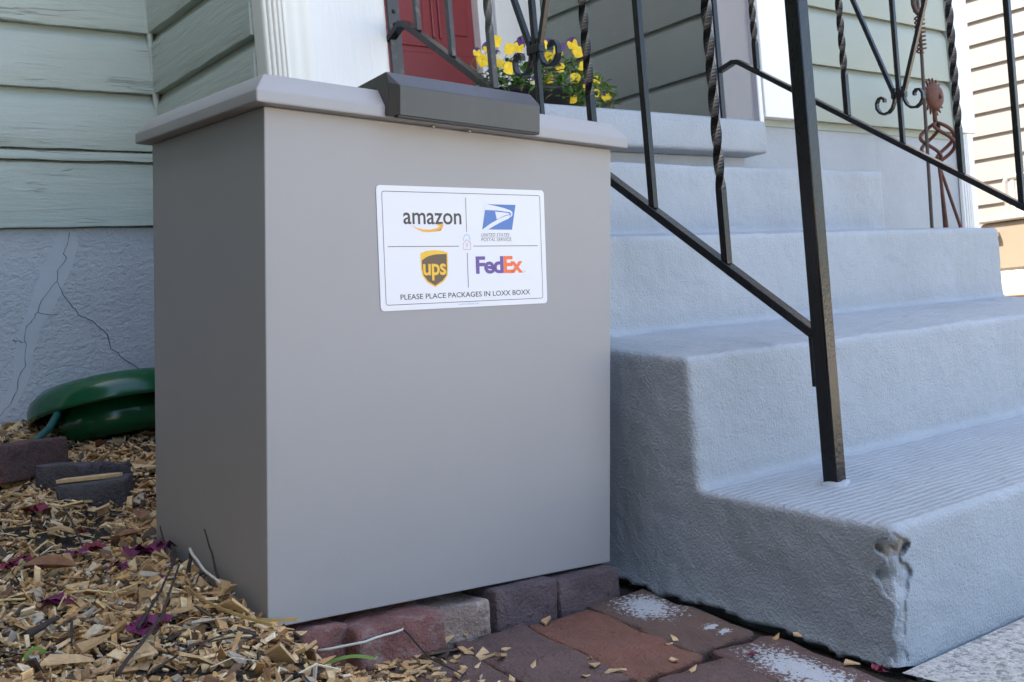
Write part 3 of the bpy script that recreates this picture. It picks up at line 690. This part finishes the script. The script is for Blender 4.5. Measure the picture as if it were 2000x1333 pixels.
# ------------------------------------------------------------------ violas in a pot
fp = empty("viola_pot", "black pot of yellow and purple violas on the porch behind the railing", "potted plant", (1.53, 1.13, .969))
V, F = lathe([(.001, .0), (.085, 0), (.105, .09), (.112, .092), (.112, .105), (.102, .105), (.095, .07), (.001, .068)], 32)
mk("pot", [(x * 1.35 + 1.52, y + 1.14, z + .969) for x, y, z in V], F, blackplastic, fp, smooth=True)
fv = []; ff = []; fc = []
def leaf(c, ln, wd, yaw, pitch, col):
    q = Matrix.Rotation(yaw, 3, 'Z') @ Matrix.Rotation(pitch, 3, 'X')
    P = [(0, 0, 0), (wd * .5, ln * .3, .1 * ln), (wd * .42, ln * .7, .06 * ln), (0, ln, -.05 * ln), (-wd * .42, ln * .7, .06 * ln), (-wd * .5, ln * .3, .1 * ln), (0, ln * .5, 0)]
    b = len(fv)
    for p_ in P: fv.append(tuple(Vector(c) + q @ Vector(p_)))
    for tri in ((0, 1, 6), (1, 2, 6), (2, 3, 6), (3, 4, 6), (4, 5, 6), (5, 0, 6)): ff.append(tuple(b + i for i in tri)); fc.append(col)
for k in range(1900):
    a = random.uniform(0, 6.28); r = math.sqrt(random.random()); 
    x = 1.53 + .27 * r * math.cos(a) + .02; y = 1.13 + .14 * r * math.sin(a); zt = 1.19 - .10 * r ** 2
    z = random.uniform(1.04 if r < .55 else 1.05 - .05 * (r - .5), zt)
    if mnoise.noise((x * 14, y * 14, z * 14)) < -.18: continue
    g_ = random.uniform(.6, 1.35); col = (.085 * g_, .19 * g_, .035 * g_, 1) if random.random() > .1 else (.2, .16, .06, 1)
    leaf((x, y, z), random.uniform(.016, .034), random.uniform(.009, .016), random.uniform(0, 6.28), random.uniform(-.6, .9), col)
me = bpy.data.meshes.new("foliage"); me.from_pydata(fv, [], ff); at = me.attributes.new("Col", 'FLOAT_COLOR', 'FACE'); at.data.foreach_set("color", np.array(fc, dtype=np.float32).ravel())
fo_ = link("foliage", me, leafm, fp); fo_["kind"] = "stuff"
def flower(c, s, face, roll, mode):
    bm = bmesh.new(); mi = []
    def petal(ang, ln, wd, off, z0, mat_i):
        q = Matrix.Rotation(ang, 3, 'Z'); n = 9; P = [(0, 0, 0)]
        for k in range(n): t = -1 + 2 * k / (n - 1); P.append((wd * math.sin(t * 1.9) * .62, off + ln * (.5 + .5 * math.cos(t * 1.9)), .12 * ln * math.cos(t * 2.4) - .06 * ln))
        vs = [bm.verts.new(q @ Vector((a, b, d + z0))) for a, b, d in P]
        for k in range(1, n): fcc = bm.faces.new((vs[0], vs[k], vs[k + 1] if k + 1 < len(vs) else vs[1])); fcc.material_index = mat_i
    up_i, lo_i = {0: (1, 0), 1: (0, 0), 2: (1, 2), 3: (1, 1)}[mode]
    petal(R(28), .85, 1.0, .05, -.12, up_i); petal(R(-28), .85, 1.0, .05, -.10, up_i)
    petal(R(98), .68, .85, .05, .02, lo_i); petal(R(-98), .68, .85, .05, .03, lo_i); petal(R(180), .85, 1.15, .03, .06, lo_i)
    fq = Vector(face).to_track_quat('Z', 'Y').to_matrix() @ Matrix.Rotation(roll, 3, 'Z')
    for v in bm.verts: v.co = Vector(c) + fq @ (v.co * s)
    me = bpy.data.meshes.new("flower"); bm.to_mesh(me); bm.free()
    for m_ in (yel, pur, pale): me.materials.append(m_)
    return link("flower", me, None, fp)
FL = [(1.287, 1.168, 0), (1.305, 1.144, 1), (1.409, 1.187, 1), (1.445, 1.198, 0), (1.562, 1.217, 0), (1.659, 1.228, 0), (1.554, 1.174, 1), (1.68, 1.202, 1), (1.551, 1.114, 0), (1.64, 1.059, 0), (1.75, 1.12, 1), (1.782, 1.072, 0), (1.647, 1.088, 2), (1.617, 1.211, 3), (1.369, 1.141, 1), (1.566, 1.078, 2), (1.436, 1.165, 2), (1.742, 1.079, 1), (1.359, 1.166, 2), (1.47, 1.222, 3), (1.455, 1.215, 3), (1.33, 1.185, 0), (1.36, 1.205, 1), (1.50, 1.16, 1), (1.60, 1.15, 0), (1.70, 1.16, 1), (1.66, 1.12, 1), (1.49, 1.10, 2), (1.40, 1.13, 1), (1.60, 1.20, 1), (1.71, 1.10, 0), (1.52, 1.205, 1)]
for i, (x, z, md) in enumerate(FL):
    y = 1.02 + random.uniform(0, .04); k = (y + 1.36) / (1.1 + 1.36)   # keep towards the street side of the pot
    x = -.6126 + (x + .6126) * k; z = .3806 + (z - .3806) * k
    big = md in (0, 1) and i not in (0, 10, 14, 17)
    fl_ = flower((x, y, z), .021 if big else .015, (random.uniform(-1.0, -.4), -1, random.uniform(-.2, .35)), random.uniform(-.5, .5), md)
    tube("stem", [(x, y + .003, z - .005), (x + random.uniform(-.01, .01), y + .03, z - .03), (1.53 + (x - 1.53) * .6, 1.10, max(1.04, z - .09))], .0011, leafm if False else grassm, fp, nseg=5)

# ------------------------------------------------------------------ garden stakes beside the steps
ss = empty("sun_stake", "rusty iron garden stake with a sun face and twisted basket beside the far railing", "garden stake", (3.03, .7, -.15))
cx, cz, yy = 3.006, 1.06, .70
ring = []
for k in range(36):
    a = 2 * math.pi * k / 36; rr_ = .043 if k % 2 else .068
    sk_ = .13 if k % 2 == 0 else 0
    ring.append((cx + rr_ * math.cos(a + sk_), cz + rr_ * math.sin(a + sk_)))
prism("sun_rays", ring, 'y', yy - .003, yy + .003, rust, ss)
V, F = lathe([(.049, .0), (.047, .008), (.038, .016), (.02, .021), (.001, .023)], 28)
face_ = mk("sun_face", [(cx + x, yy - .003 - z, cz + y) for x, y, z in V], F, rust, ss, smooth=True)
tube("nose", [(cx, yy - .022, cz + .012), (cx, yy - .030, cz - .006), (cx, yy - .024, cz - .01)], [.003, .006, .004], rust, face_)
for sx in (-1, 1): tube("eye", [(cx + sx * .012, yy - .022, cz + .012), (cx + sx * .022, yy - .019, cz + .013)], .0035, rust, face_)
tube("mouth", [(cx + t * .016, yy - .0225, cz - .02 + .006 * t * t) for t in (-1, -.5, 0, .5, 1)], .0025, rust, face_)
tube("neck", [(cx, yy, cz - .045), (cx + .002, yy, .968)], .008, rust, ss)
for k in range(4):
    P = []
    for t in np.linspace(0, 1, 22):
        a = k * math.pi / 2 + t * 2.6; r = .004 + .062 * math.sin(math.pi * t) ** .8; P.append((cx + .006 + r * math.cos(a), yy + r * math.sin(a), .968 - .135 * t))
    tube("basket_wire", P, .0065, rust, ss)
for k, (bx, by) in enumerate(((3.012, .69), (3.05, .72), (3.12, .70))):
    zt = .845; tube("leg", [(cx + .006 + .004 * (k - 1), yy, zt), (cx + .008 + .004 * (k - 1), yy, .80), (bx, by, .6), (bx + (bx - cx) * 1.2, by, -.1)], .0058, rust, ss)
rs = empty("spring_stake", "thin dark rod stake with rusty coil spring and hook near its top", "garden stake", (2.925, .74, -.15))
tube("rod", [(2.90, .70, -.12), (2.931, .70, .61), (2.953, .70, 1.22), (2.957, .70, 1.6)], .0062, rustdark, rs)
P = []
for t in np.linspace(0, 1, 150): a = t * 2 * math.pi * 9; P.append((2.953 + .016 * math.cos(a) + .004 * t, .70 + .016 * math.sin(a), 1.215 + .13 * t))
tube("spring", P, .0032, rust, rs, nseg=6)
tube("hook", [(2.925, .70, 1.46), (2.925, .70, 1.38), (2.935, .70, 1.36), (2.957, .70, 1.35), (2.979, .70, 1.36), (2.989, .70, 1.38), (2.989, .70, 1.46)], .009, rustdark, rs)

# ------------------------------------------------------------------ green dome and hose
gd = empty("green_dome", "glossy dark green two-tier round plastic dome lying against the grey foundation", "dome", (.262, 1.36, .2))
GM = Matrix.Translation((.262, 1.375, .282)) @ Matrix.Rotation(R(-12), 4, 'X') @ Matrix.Rotation(R(-2), 4, 'Y')
V, F = lathe([(.001, .046), (.12, .044), (.165, .036), (.188, .018), (.197, -.002), (.199, -.022), (.1985, -.030), (.192, -.030), (.188, -.01), (.17, .016), (.10, .026), (.001, .028)], 64)
mk("upper_cap", [GM @ Vector(v) for v in V], F, greenp, gd, smooth=True)
V, F = lathe([(.001, .02), (.10, .01), (.115, -.005), (.132, -.03), (.140, -.05), (.138, -.08), (.12, -.10), (.001, -.105)], 64)
mk("lower_drum", [GM @ Vector(v) for v in V], F, greenp, gd, smooth=True)
hs = tube("hose", [(.12, 1.30, .275), (.098, 1.262, .262), (.07, 1.23, .235), (.03, 1.20, .212), (-.03, 1.19, .197), (-.12, 1.2, .185), (-.3, 1.25, .17), (-.6, 1.2, .17)], .0085, hosem)
tag(hs, "thin teal hose coming out from under the green dome", "hose")

# ------------------------------------------------------------------ loose bricks and board
def loose(me, mat, loc, rot, label):
    o = bpy.data.objects.new("loose_brick", me); C.objects.link(o); me.materials.append(mat); o.location = loc; o.rotation_euler = rot
    return tag(o, label, "brick", "loose bricks on the mulch")
loose(brick_mesh("loose_brick", .23, .115, .075, 41, .004), brickmat("brick_dark_red", (.10, .06, .055), (.16, .06, .04)), (-.065, 1.02, .226), (R(-2), R(2), R(42)), "dark red loose brick near the green hose at left")
loose(brick_mesh("loose_brick", .14, .12, .08, 42, .004, True), bk_grey, (.045, .905, .178), (R(1), R(3), R(30)), "violet grey brick with a broken top edge lying on mulch")
loose(brick_mesh("loose_brick", .125, .10, .07, 43, .003), brickmat("brick_slate", (.075, .072, .078), (.09, .085, .09)), (.024, .775, .152), (R(1), R(-1), R(-28)), "small slate grey brick with a wood scrap on its top")
ws = prism("wood_scrap", [(-.062, -.012), (-.05, .012), (.01, .016), (.045, .013), (.058, .0), (.04, -.014), (-.02, -.016)], 'z', 0, .007, chipthing, bevel=.001)
ws.location = (.018, .775, .1535); ws.rotation_euler = (0, 0, R(-25)); tag(ws, "flat yellowish wood scrap lying on the small slate grey brick", "wood scrap")

# ------------------------------------------------------------------ wood chip mulch
def chips(N, regions, seed):
    g = np.random.default_rng(seed); V = np.zeros((N * 8, 3), np.float32); COL = np.zeros((N * 6, 4), np.float32)
    base = np.array([[-1, -1, -1], [1, -1, -1], [1, 1, -1], [-1, 1, -1], [-1, -1, 1], [1, -1, 1], [1, 1, 1], [-1, 1, 1]], float)
    fq = np.array([[0, 3, 2, 1], [4, 5, 6, 7], [0, 1, 5, 4], [1, 2, 6, 5], [2, 3, 7, 6], [3, 0, 4, 7]])
    F = (fq[None] + (np.arange(N) * 8)[:, None, None]).reshape(-1, 4)
    pal = np.array([.92, .86, .79]) * np.array([[.62, .43, .22], [.52, .33, .15], [.72, .56, .34], [.38, .23, .11], [.17, .10, .055], [.78, .67, .48], [.07, .05, .035], [.58, .36, .14], [.46, .42, .36]])
    pw = np.array([.22, .18, .14, .13, .1, .05, .07, .06, .05]); pw /= pw.sum()
    for i in range(N):
        while True:
            rg = regions[g.choice(len(regions), p=[r[4] for r in regions])]
            x = g.uniform(rg[0], rg[1]); y = g.uniform(rg[2], rg[3])
            if x > -.012 and -.0 < y < .43 and x < .66: continue
            if mnoise.noise((x * 9, y * 9, 4.2)) < -.22 and g.random() < .75: continue
            if y < .02 and x > -.01 and g.random() < sst((x + .01) / .32) + .03: continue
            break
        ln = min(.048, max(.006, g.lognormal(-4.35, .68))); wd = min(.020, ln * g.uniform(.08, .6)); th = g.uniform(.0005, .0022)
        if y > .55: ln *= .95
        b = base.copy(); b[:, :2] *= 1 + g.uniform(-.45, .25, (8, 2)); b[4:, :2] = b[:4, :2] * (1 + g.uniform(-.15, .1, (4, 2)))
        b = b * np.array([ln, wd, th]) * .5 * np.array([1, 1, 2])
        b[:, 2] += g.normal(0, .12) * b[:, 0] ** 2 / ln * 2 + g.normal(0, .15) * b[:, 0] * b[:, 1] / wd
        tl, rl_, yaw = g.normal(0, .42), g.normal(0, .5), g.uniform(0, 6.283)
        if g.random() < .06: tl = g.normal(0, .9)
        m_ = np.array(Matrix.Rotation(yaw, 3, 'Z') @ Matrix.Rotation(tl, 3, 'Y') @ Matrix.Rotation(rl_, 3, 'X'))
        onp = y < .02 and x > .05
        z = (path_z(x, y) + g.uniform(.001, .004)) if onp else hm(x, y) + g.uniform(-.004, .013)
        if onp: m_ = np.array(Matrix.Rotation(yaw, 3, 'Z') @ Matrix.Rotation(tl * .4, 3, 'Y') @ Matrix.Rotation(rl_ * .4, 3, 'X'))
        if not onp:   # heap against the parcel box
            z += .022 * math.exp(-((x + .05) / .06) ** 2 - ((y - .11) / .10) ** 2) * g.uniform(.3, 1)
        V[i * 8:i * 8 + 8] = b @ m_.T + np.array([x, y, z])
        c = pal[g.choice(len(pal), p=pw)] * g.uniform(.75, 1.2); COL[i * 6:i * 6 + 6, :3] = np.clip(c, 0, 1); COL[i * 6:i * 6 + 6, 3] = 1
    me = bpy.data.meshes.new("wood_chip_mulch"); me.from_pydata(V.tolist(), [], F.tolist())
    at = me.attributes.new("Col", 'FLOAT_COLOR', 'FACE'); at.data.foreach_set("color", COL.ravel()); return me
me = chips(36000, [(-.62, .30, -.42, .5, .42), (-.5, .54, .4, 1.6, .43), (-1.3, -.4, -1.0, 1.5, .15)], 5)
mu = link("wood_chip_mulch", me, chipm); tag(mu, "tan and brown wood chip mulch covering the bed beside the box", "mulch", kind="stuff")

# single loose chips, petals, leaves, twigs
def shard(seed, L_, W_, T_):
    g = random.Random(seed * 7 + 1); bm = bmesh.new(); n = g.choice((4, 5, 5)); top = []; bot = []
    ang = sorted(g.uniform(.15, .85) for _ in range(n))
    P = [(-.5, g.uniform(-.5, -.1)), (g.uniform(-.1, .3), -.5), (.5, g.uniform(-.4, .1)), (g.uniform(.1, .4), g.uniform(.25, .5)), (g.uniform(-.4, -.1), .5)]
    if n == 4: P.pop(g.choice((1, 3)))
    for u, v_ in P:
        x, y = u * L_, v_ * W_; z = .35 * W_ * math.sin(x / L_ * 3 + seed)
        top.append(bm.verts.new((x, y, z + T_ / 2 * g.uniform(.5, 1.2)))); bot.append(bm.verts.new((x * 1.02, y * 1.03, z - T_ / 2)))
    n = len(P); bm.faces.new(top); bm.faces.new(bot[::-1])
    for k in range(n): bm.faces.new((top[k], bot[k], bot[(k + 1) % n], top[(k + 1) % n]))
    bmesh.ops.triangulate(bm, faces=[f for f in bm.faces if len(f.verts) > 4]); bmesh.ops.recalc_face_normals(bm, faces=bm.faces)
    me = bpy.data.meshes.new("wood_chip"); bm.to_mesh(me); bm.free(); me.materials.append(chipthing); return me
shapes = [shard(1, .030, .012, .003), shard(2, .022, .012, .0025), shard(3, .040, .016, .004), shard(4, .018, .008, .002), shard(5, .034, .026, .004), shard(6, .014, .010, .002)]
def put(me, name, loc, rot, label, cat, group=None):
    o = bpy.data.objects.new(name, me); C.objects.link(o); o.location = loc; o.rotation_euler = rot; return tag(o, label, cat, group)
PC = [(.295, -.128, 2, 35), (.281, -.098, 4, 80), (.225, -.048, 0, 5), (.198, -.052, 1, 20), (.228, -.099, 3, 95), (.156, -.098, 1, 100), (.164, -.105, 1, 110), (.208, -.141, 0, 30), (.435, -.055, 0, 30), (.275, -.076, 3, 60), (.193, -.104, 3, 10), (.308, -.017, 0, 40), (.259, -.08, 0, 100), (.197, -.082, 2, 15), (.129, -.076, 1, 60), (.313, -.107, 3, 0), (.27, -.025, 0, 20), (.241, -.135, 5, 0), (.335, -.253, 3, 15), (.376, -.27, 0, -40), (.369, -.236, 1, 20), (.383, -.21, 3, 50), (.509, -.242, 3, 10), (.532, -.232, 5, 90), (.465, -.33, 5, 0), (.469, -.29, 3, 80), (.678, -.34, 1, 60), (.652, -.325, 5, 0), (.647, -.457, 1, -50), (.18, -.13, 1, 140), (.165, -.17, 0, 60), (.145, -.15, 4, 10), (.215, -.18, 3, 30), (.25, -.2, 5, 70), (.12, -.12, 2, 75), (.305, -.18, 5, 20)]
def chip_label(x, y, k):
    sz = ("slim", "small", "long", "tiny", "broad", "tiny")[k]
    if x > .525: return sz + (" wood chip beside the lime splash on the nearer brick" if y < -.3 else " wood chip near the brown lime splashed brick")
    if x > .395: return sz + (" wood chip on the orange brick" if y > -.3 else " wood chip on the mauve brick before the orange one")
    if x > .26: return sz + (" wood chip on the mauve brick, close to the edging" if y > -.13 else " wood chip on the mauve brick beside the orange one")
    return sz + (" wood chip in the spill below the worn red edging brick" if y > -.11 else " wood chip in the spill at the bottom edge of the picture")
for i, (x, y, k, a) in enumerate(PC):
    put(shapes[k], "wood_chip", (x, y, path_z(x, y) + .004), (R(random.uniform(-8, 8)), R(random.uniform(-8, 8)), R(a)), chip_label(x, y, k), "wood chip", "chips spilled on the brick path")
BIG = [(-.018, .627, .035, .03, 20, 30, "square tan wood chip below the slate grey brick"), (-.107, .537, .045, .018, 5, -30, "pale cream wood chunk on the dark mulch patch"), (-.035, .022, .050, .040, 15, 35, "large flat ribbed wood chip leaning at the box corner"), (-.03, .285, .05, .016, 20, 30, "long tan splinter beside the violet petals"),
       (-.183, -.029, .048, .040, 10, 60, "broad orange tan wood chip at the bottom of the mulch"), (-.087, .07, .05, .016, 8, -25, "curved grey brown wood sliver below the box side"), (-.22, .014, .04, .034, 10, 15, "olive tan square wood chip near the frame bottom"), (-.265, -.02, .06, .022, 6, 0, "wide splintered wood slab at the lower left"),
       (-.14, -.097, .05, .026, 10, 10, "tan wood chip with ragged end at bottom centre of mulch"), (-.045, -.135, .042, .034, 20, 20, "pale angular wood chip below the box corner"), (-.012, -.128, .05, .018, 25, 100, "upright striped wood sliver against the first edging brick"), (.017, .175, .035, .02, 30, 40, "folded tan wood chip near the white stem")]
for i, (x, y, a, b, tl, yw_, lb) in enumerate(BIG):
    put(shard(20 + i, a, b, .004), "wood_chip", (x, y, hm(x, y) + .021), (R(random.uniform(-10, 10) - (12 if i in (2, 4, 9) else 0)), R(tl), R(yw_)), lb, "wood chip")
def petal_heap(seed, s):
    g = random.Random(seed); bm = bmesh.new()
    for k in range(6):
        c = Vector((g.uniform(-.6, .6), g.uniform(-.45, .45), g.uniform(0, .25))) * s; a0 = g.uniform(0, 6.28)
        n = 8; cv = bm.verts.new(c + Vector((0, 0, .1 * s))); rim = []
        for j in range(n):
            a = a0 + 2 * math.pi * j / n; r = s * g.uniform(.35, .6); rim.append(bm.verts.new(c + Vector((r * math.cos(a), r * math.sin(a) * .7, s * g.uniform(-.12, .3)))))
        for j in range(n): bm.faces.new((cv, rim[j], rim[(j + 1) % n]))
    me = bpy.data.meshes.new("petal_heap"); bmesh.ops.subdivide_edges(bm, edges=list(bm.edges), cuts=1, use_grid_fill=True, smooth=.4)
    for f in bm.faces: f.smooth = True
    bm.to_mesh(me); bm.free(); return me
PT = [(.205, 1.301, .018, 0, "small crimson petal behind the others, near the green dome"), (-.11, .709, .026, 0, "crimson petal left of the square tan chip"), (-.081, .426, .02, 0, "crimson petal between brown leaf and the box"), (-.133, .404, .022, 1, "violet petal just above the brown curled leaf"), (-.215, .428, .024, 0, "crimson petal at the left edge of the picture"), (-.094, .306, .018, 1, "small violet petal beside the orange stick"), (-.04, .335, .034, 1, "large violet petal heap against the box side"), (-.214, .2, .026, 1, "violet petal tuft with a green bud in open mulch"), (-.145, .042, .03, 1, "violet petal heap nearest the viewer in the mulch"), (-.063, .216, .012, 1, "tiny violet petal below the large petal heap"), (-.077, .528, .014, 0, "tiny crimson petal right of the cream chunk"), (.566, -.349, .010, 0, "small red petal on the lime splashed brick"), (.66, -.50, .016, 0, "red petal scraps at the foot of the chipped step corner")]
for i, (x, y, s, k, lb) in enumerate(PT):
    me = petal_heap(i + 3, s * (1.3 if y > 0 else 1)); me.materials.append(petalv if k else petalm)
    z = (path_z(x, y) + .003) if y < -.2 else hm(x, y) + .012
    put(me, "fallen_petal", (x, y, z), (0, 0, R(random.uniform(0, 180))), lb, "petal", "fallen petals")
def leafmesh(L_, W_, curl):
    bm = bmesh.new(); n = 14; rows = []
    for i in range(n + 1):
        t = i / n; wv = W_ * math.sin(math.pi * min(1, t * 1.02)) ** .8 * .5; rows.append([bm.verts.new((L_ * (t - .5), u * wv, abs(u) * wv * curl + .15 * L_ * (t - .5) ** 2)) for u in (-1, -.5, 0, .5, 1)])
    for i in range(n):
        for j in range(4): bm.faces.new((rows[i][j], rows[i + 1][j], rows[i + 1][j + 1], rows[i][j + 1]))
    bmesh.ops.remove_doubles(bm, verts=bm.verts, dist=1e-5)
    me = bpy.data.meshes.new("leaf"); 
    for f in bm.faces: f.smooth = True
    bm.to_mesh(me); bm.free(); me.materials.append(dryleaf); return me
put(leafmesh(.085, .032, .9), "dry_leaf", (-.178, .355, hm(-.178, .355) + .022), (R(15), R(5), R(-35)), "curled brown dry leaf lying on the mulch at left", "leaf")
put(leafmesh(.05, .03, .5), "dry_leaf", (.025, .535, hm(.025, .535) + .02), (R(10), R(-10), R(70)), "small brown leaf at the far edge of the box side", "leaf")
put(leafmesh(.045, .024, .6), "dry_leaf", (-.025, .45, hm(-.025, .45) + .018), (R(10), R(0), R(10)), "reddish brown leaf left of the box side", "leaf")
def twig(pts, r, mat, label, cat="twig", lift=.012, group="twigs in the mulch", taper=.5, name="twig"):
    P = []
    for i in range(len(pts) - 1):
        a, b = Vector(pts[i]), Vector(pts[i + 1])
        for t in np.linspace(0, 1, 5)[:-1]: P.append(a.lerp(b, t) + Vector((random.uniform(-1, 1), random.uniform(-1, 1), random.uniform(-1, 1))) * r * .35)
    P.append(Vector(pts[-1])); n = len(P)
    o = tube(name, P, [r * (1 - (1 - taper) * i / (n - 1)) for i in range(n)], mat, nseg=6); return tag(o, label, cat, group)
def on(x, y, up=.014): return (x, y, hm(x, y) + up)
twig([on(-.056, .706), on(-.085, .56, .03), on(-.107, .421)], .0022, twigm, "thin dark arched twig below the loose bricks")
twig([on(-.164, .583), on(-.15, .51, .02), on(-.155, .436)], .0016, twigm, "thin dark twig at left beside the cream chunk")
twig([on(-.012, .118, .01), (-.008, .145, .075), (-.010, .165, .122)], .0022, twigm, "upright dark twig leaning on the box near its front corner")
twig([on(-.03, .28, .005), (-.018, .31, .085), (-.016, .33, .112)], .0022, twigm, "upright dark twig leaning on the box, leftmost one")
twig([on(-.035, .25, .005), (-.02, .27, .075), (-.014, .29, .085)], .0045, twigm, "thick dark stub of stem beside the box side")
twig([on(-.03, .20, .005), (-.018, .21, .07), (-.014, .22, .08)], .004, twigm, "short black stem stub leaning on the box side")
twig([(-.016, .215, .088), (-.018, .16, .064), (-.018, .105, .052)], .0024, twigp, "bright white stem lying against the box side", taper=.9)
twig([on(-.23, -.09, .02), on(-.13, .03, .034), on(-.05, .17, .045)], .0026, twigm, "long dark branch crossing the lower mulch")
twig([on(-.276, .106, .016), on(-.231, .125, .022)], .006, twigm, "short thick dark stick in open mulch at left")
twig([on(-.222, .103, .02), on(-.247, .015, .02)], .002, twigm, "thin twig under the thick dark stick")
twig([on(-.166, .017, .03), on(-.10, .11, .036), on(-.043, .2, .045)], .0022, twigm, "dark twig over the violet petal heap")
twig([on(-.2, -.12, .025), on(-.13, -.07, .028), on(-.06, -.05, .026)], .0018, twigm, "slender dark twig low in the mulch pile")
twig([on(.08, 1.16), on(.13, 1.27, .02), on(.16, 1.34)], .002, twigm, "twig on the mulch in front of the green dome")
twig([on(-.02, .88, .02), on(.05, 1.0, .02)], .002, twigm, "twig between the loose bricks")
twig([(.06, -.022, -.04), (.115, -.056, -.035), (.175, -.0595, -.032)], .002, twigp, "pale grey twig lying across the edging bricks", group=None, taper=.8)
twig([(.175, -.0595, -.032), (.19, -.10, -.07), (.2, -.16, -.083)], .0018, twigm, "dark twig running down from the edging bricks onto the path", group=None)
for k, (a, b, c, mt, lb) in enumerate([(on(-.299, .035, .01), on(-.285, .04, .03), on(-.272, .038, .012), grassm, "green grass blade at the lower left"), ((.05, -.05, -.055), (.075, -.07, -.035), (.115, -.075, -.055), grassm, "bright green curved grass blade before the edging bricks"), (on(-.05, .09, .02), (-.035, .01, .012), (.03, -.03, .012), strawm, "yellow straw blade hooked over the box corner"), (on(-.06, .12, .03), on(-.07, .03, .03), on(-.02, -.06, .025), strawm, "yellow straw blade bent across the mulch heap")]):
    P = [Vector(a).lerp(Vector(b), t).lerp(Vector(b).lerp(Vector(c), t), t) for t in np.linspace(0, 1, 10)]
    V, F = sweep(P, .002, flat=(.0022, .0004)); o = mk("grass_blade", V, F, mt); tag(o, lb, "grass blade")
fvv = []; fff = []; fcc = []
for k in range(150):   # fine dry stems and fibres lying all through the mulch
    x = random.uniform(-.45, -.015); y = random.uniform(-.25, .95); a = random.uniform(0, 6.28); l_ = random.uniform(.015, .07)
    V, F = sweep([on(x, y, .016), on(x + l_ * .5 * math.cos(a + .2), y + l_ * .5 * math.sin(a + .2), .022), on(x + l_ * math.cos(a), y + l_ * math.sin(a), .015)], random.choice((.0006, .001, .0014)), nseg=5)
    b_ = len(fvv); fvv += [tuple(v) for v in V]; fff += [tuple(b_ + i for i in f) for f in F]; fcc += [random.choice(((.04, .03, .025, 1), (.05, .035, .03, 1), (.55, .42, .2, 1), (.6, .52, .36, 1)))] * len(F)
me = bpy.data.meshes.new("fine_stems"); me.from_pydata(fvv, [], fff); at = me.attributes.new("Col", 'FLOAT_COLOR', 'FACE'); at.data.foreach_set("color", np.array(fcc, dtype=np.float32).ravel())
tag(link("fine_stems", me, chipm), "fine dry stems and fibres scattered through the wood chips", "stems", kind="stuff")

# ------------------------------------------------------------------ neighbouring house and its porch things
nh = empty("neighbour_house", "sunlit beige vinyl sided house beyond the right side yard", "house", (8, 5, .2))
zN = [.47 + .187 * i for i in range(16)]
for i in range(15):
    V = [(8.0, 1.2, zN[i]), (8.0, 9, zN[i]), (7.985, 9, zN[i]), (7.985, 1.2, zN[i]), (8.0, 1.2, zN[i + 1]), (8.0, 9, zN[i + 1]), (7.998, 9, zN[i + 1]), (7.998, 1.2, zN[i + 1])]
    mk("siding_board", V, [(0, 1, 2, 3), (4, 7, 6, 5), (3, 2, 6, 7), (0, 4, 5, 1), (0, 3, 7, 4), (1, 5, 6, 2)], vinylN, nh)
box("wall_core", (8.001, 1.2, .47), (14, 9, 6.5), vinylN, nh, 0)
box("foundation_wall", (7.99, 1.2, .1), (14, 9, .469), M("tan_brick_base", (.2, .145, .09), .8, var=(8, .2)), nh, 0)
prism("roof", [(7.5, 6.51), (14.5, 6.51), (11, 8.6)], 'y', .8, 9.4, roofm, nh)
db = empty("deck_box", "tan resin storage box standing against the sunlit neighbour house", "storage box", (7.7, 2.72, .4))
box("bin", (7.45, 2.2, .47), (7.93, 2.93, .84), tanbox, db, .02); box("lid", (7.43, 2.17, .845), (7.95, 2.96, .89), whitepl, db, .015)
box("handle", (7.42, 2.78, .735), (7.449, 2.86, .775), whitepl, db, .006)
box("stand", (7.44, 2.2, .28), (7.94, 2.94, .468), whitepl, db, .006)
wc = empty("porch_chair", "white slatted resin chair back above the tan storage box", "chair", (7.7, 2.7, .9))
for y in (2.40, 2.83): tube("frame_post", [(7.7, y, .895), (7.7, y, 1.17), (7.7, y - .02 * (1 if y > 2.6 else -1), 1.195)], .018, whitepl, wc)
tube("top_rail", [(7.7, 2.81, 1.195), (7.7, 2.42, 1.195)], .02, whitepl, wc)
for k in range(6): box("slat", (7.69, 2.45 + .062 * k, .9), (7.71, 2.478 + .062 * k, 1.18), whitepl, wc, .004)
# tall hedge added out of frame to block light on left-facing surfaces
hd = empty("shade_hedge", "tall dark hedge added out of view to shade the left side", "hedge", (-2.4, -1, -.2))
hedgem = M("shade_hedge_leaf", (.028, .045, .018), .6, var=(6, .4), bumps=((30, .02),))
box("inner_mass", (-2.9, -3.2, .1), (-1.82, 1.3, 4.8), hedgem, hd, .15)
hv = []; hf = []
for k in range(14000):
    y = random.uniform(-3.3, 1.4); z = random.uniform(-.1, 4.95); x = -1.82 + .12 * mnoise.noise((y * 2, z * 2, 1)) + random.uniform(-.06, .05)
    if random.random() < .2: x = random.uniform(-2.95, -1.75); y = random.choice((-3.22, 1.33)) + random.uniform(-.05, .05)
    q = Matrix.Rotation(random.uniform(0, 6.28), 3, 'Z') @ Matrix.Rotation(random.uniform(-1.2, 1.2), 3, 'X'); b_ = len(hv); c_ = Vector((x, y, z)); l_ = random.uniform(.03, .06)
    for p_ in ((0, 0, 0), (l_ * .35, l_ * .5, .01), (0, l_, 0), (-l_ * .35, l_ * .5, .01)): hv.append(c_ + q @ Vector(p_))
    hf.append((b_, b_ + 1, b_ + 2, b_ + 3))
o = mk("crown", hv, hf, hedgem, hd); o["kind"] = "stuff"
for y in (-2, -1.2, -.5, .25, .95): tube("trunk", [(-2.3, y, -.3), (-2.28, y + .02, .2), (-2.3, y, .6)], [.05, .04, .03], twigm, hd)
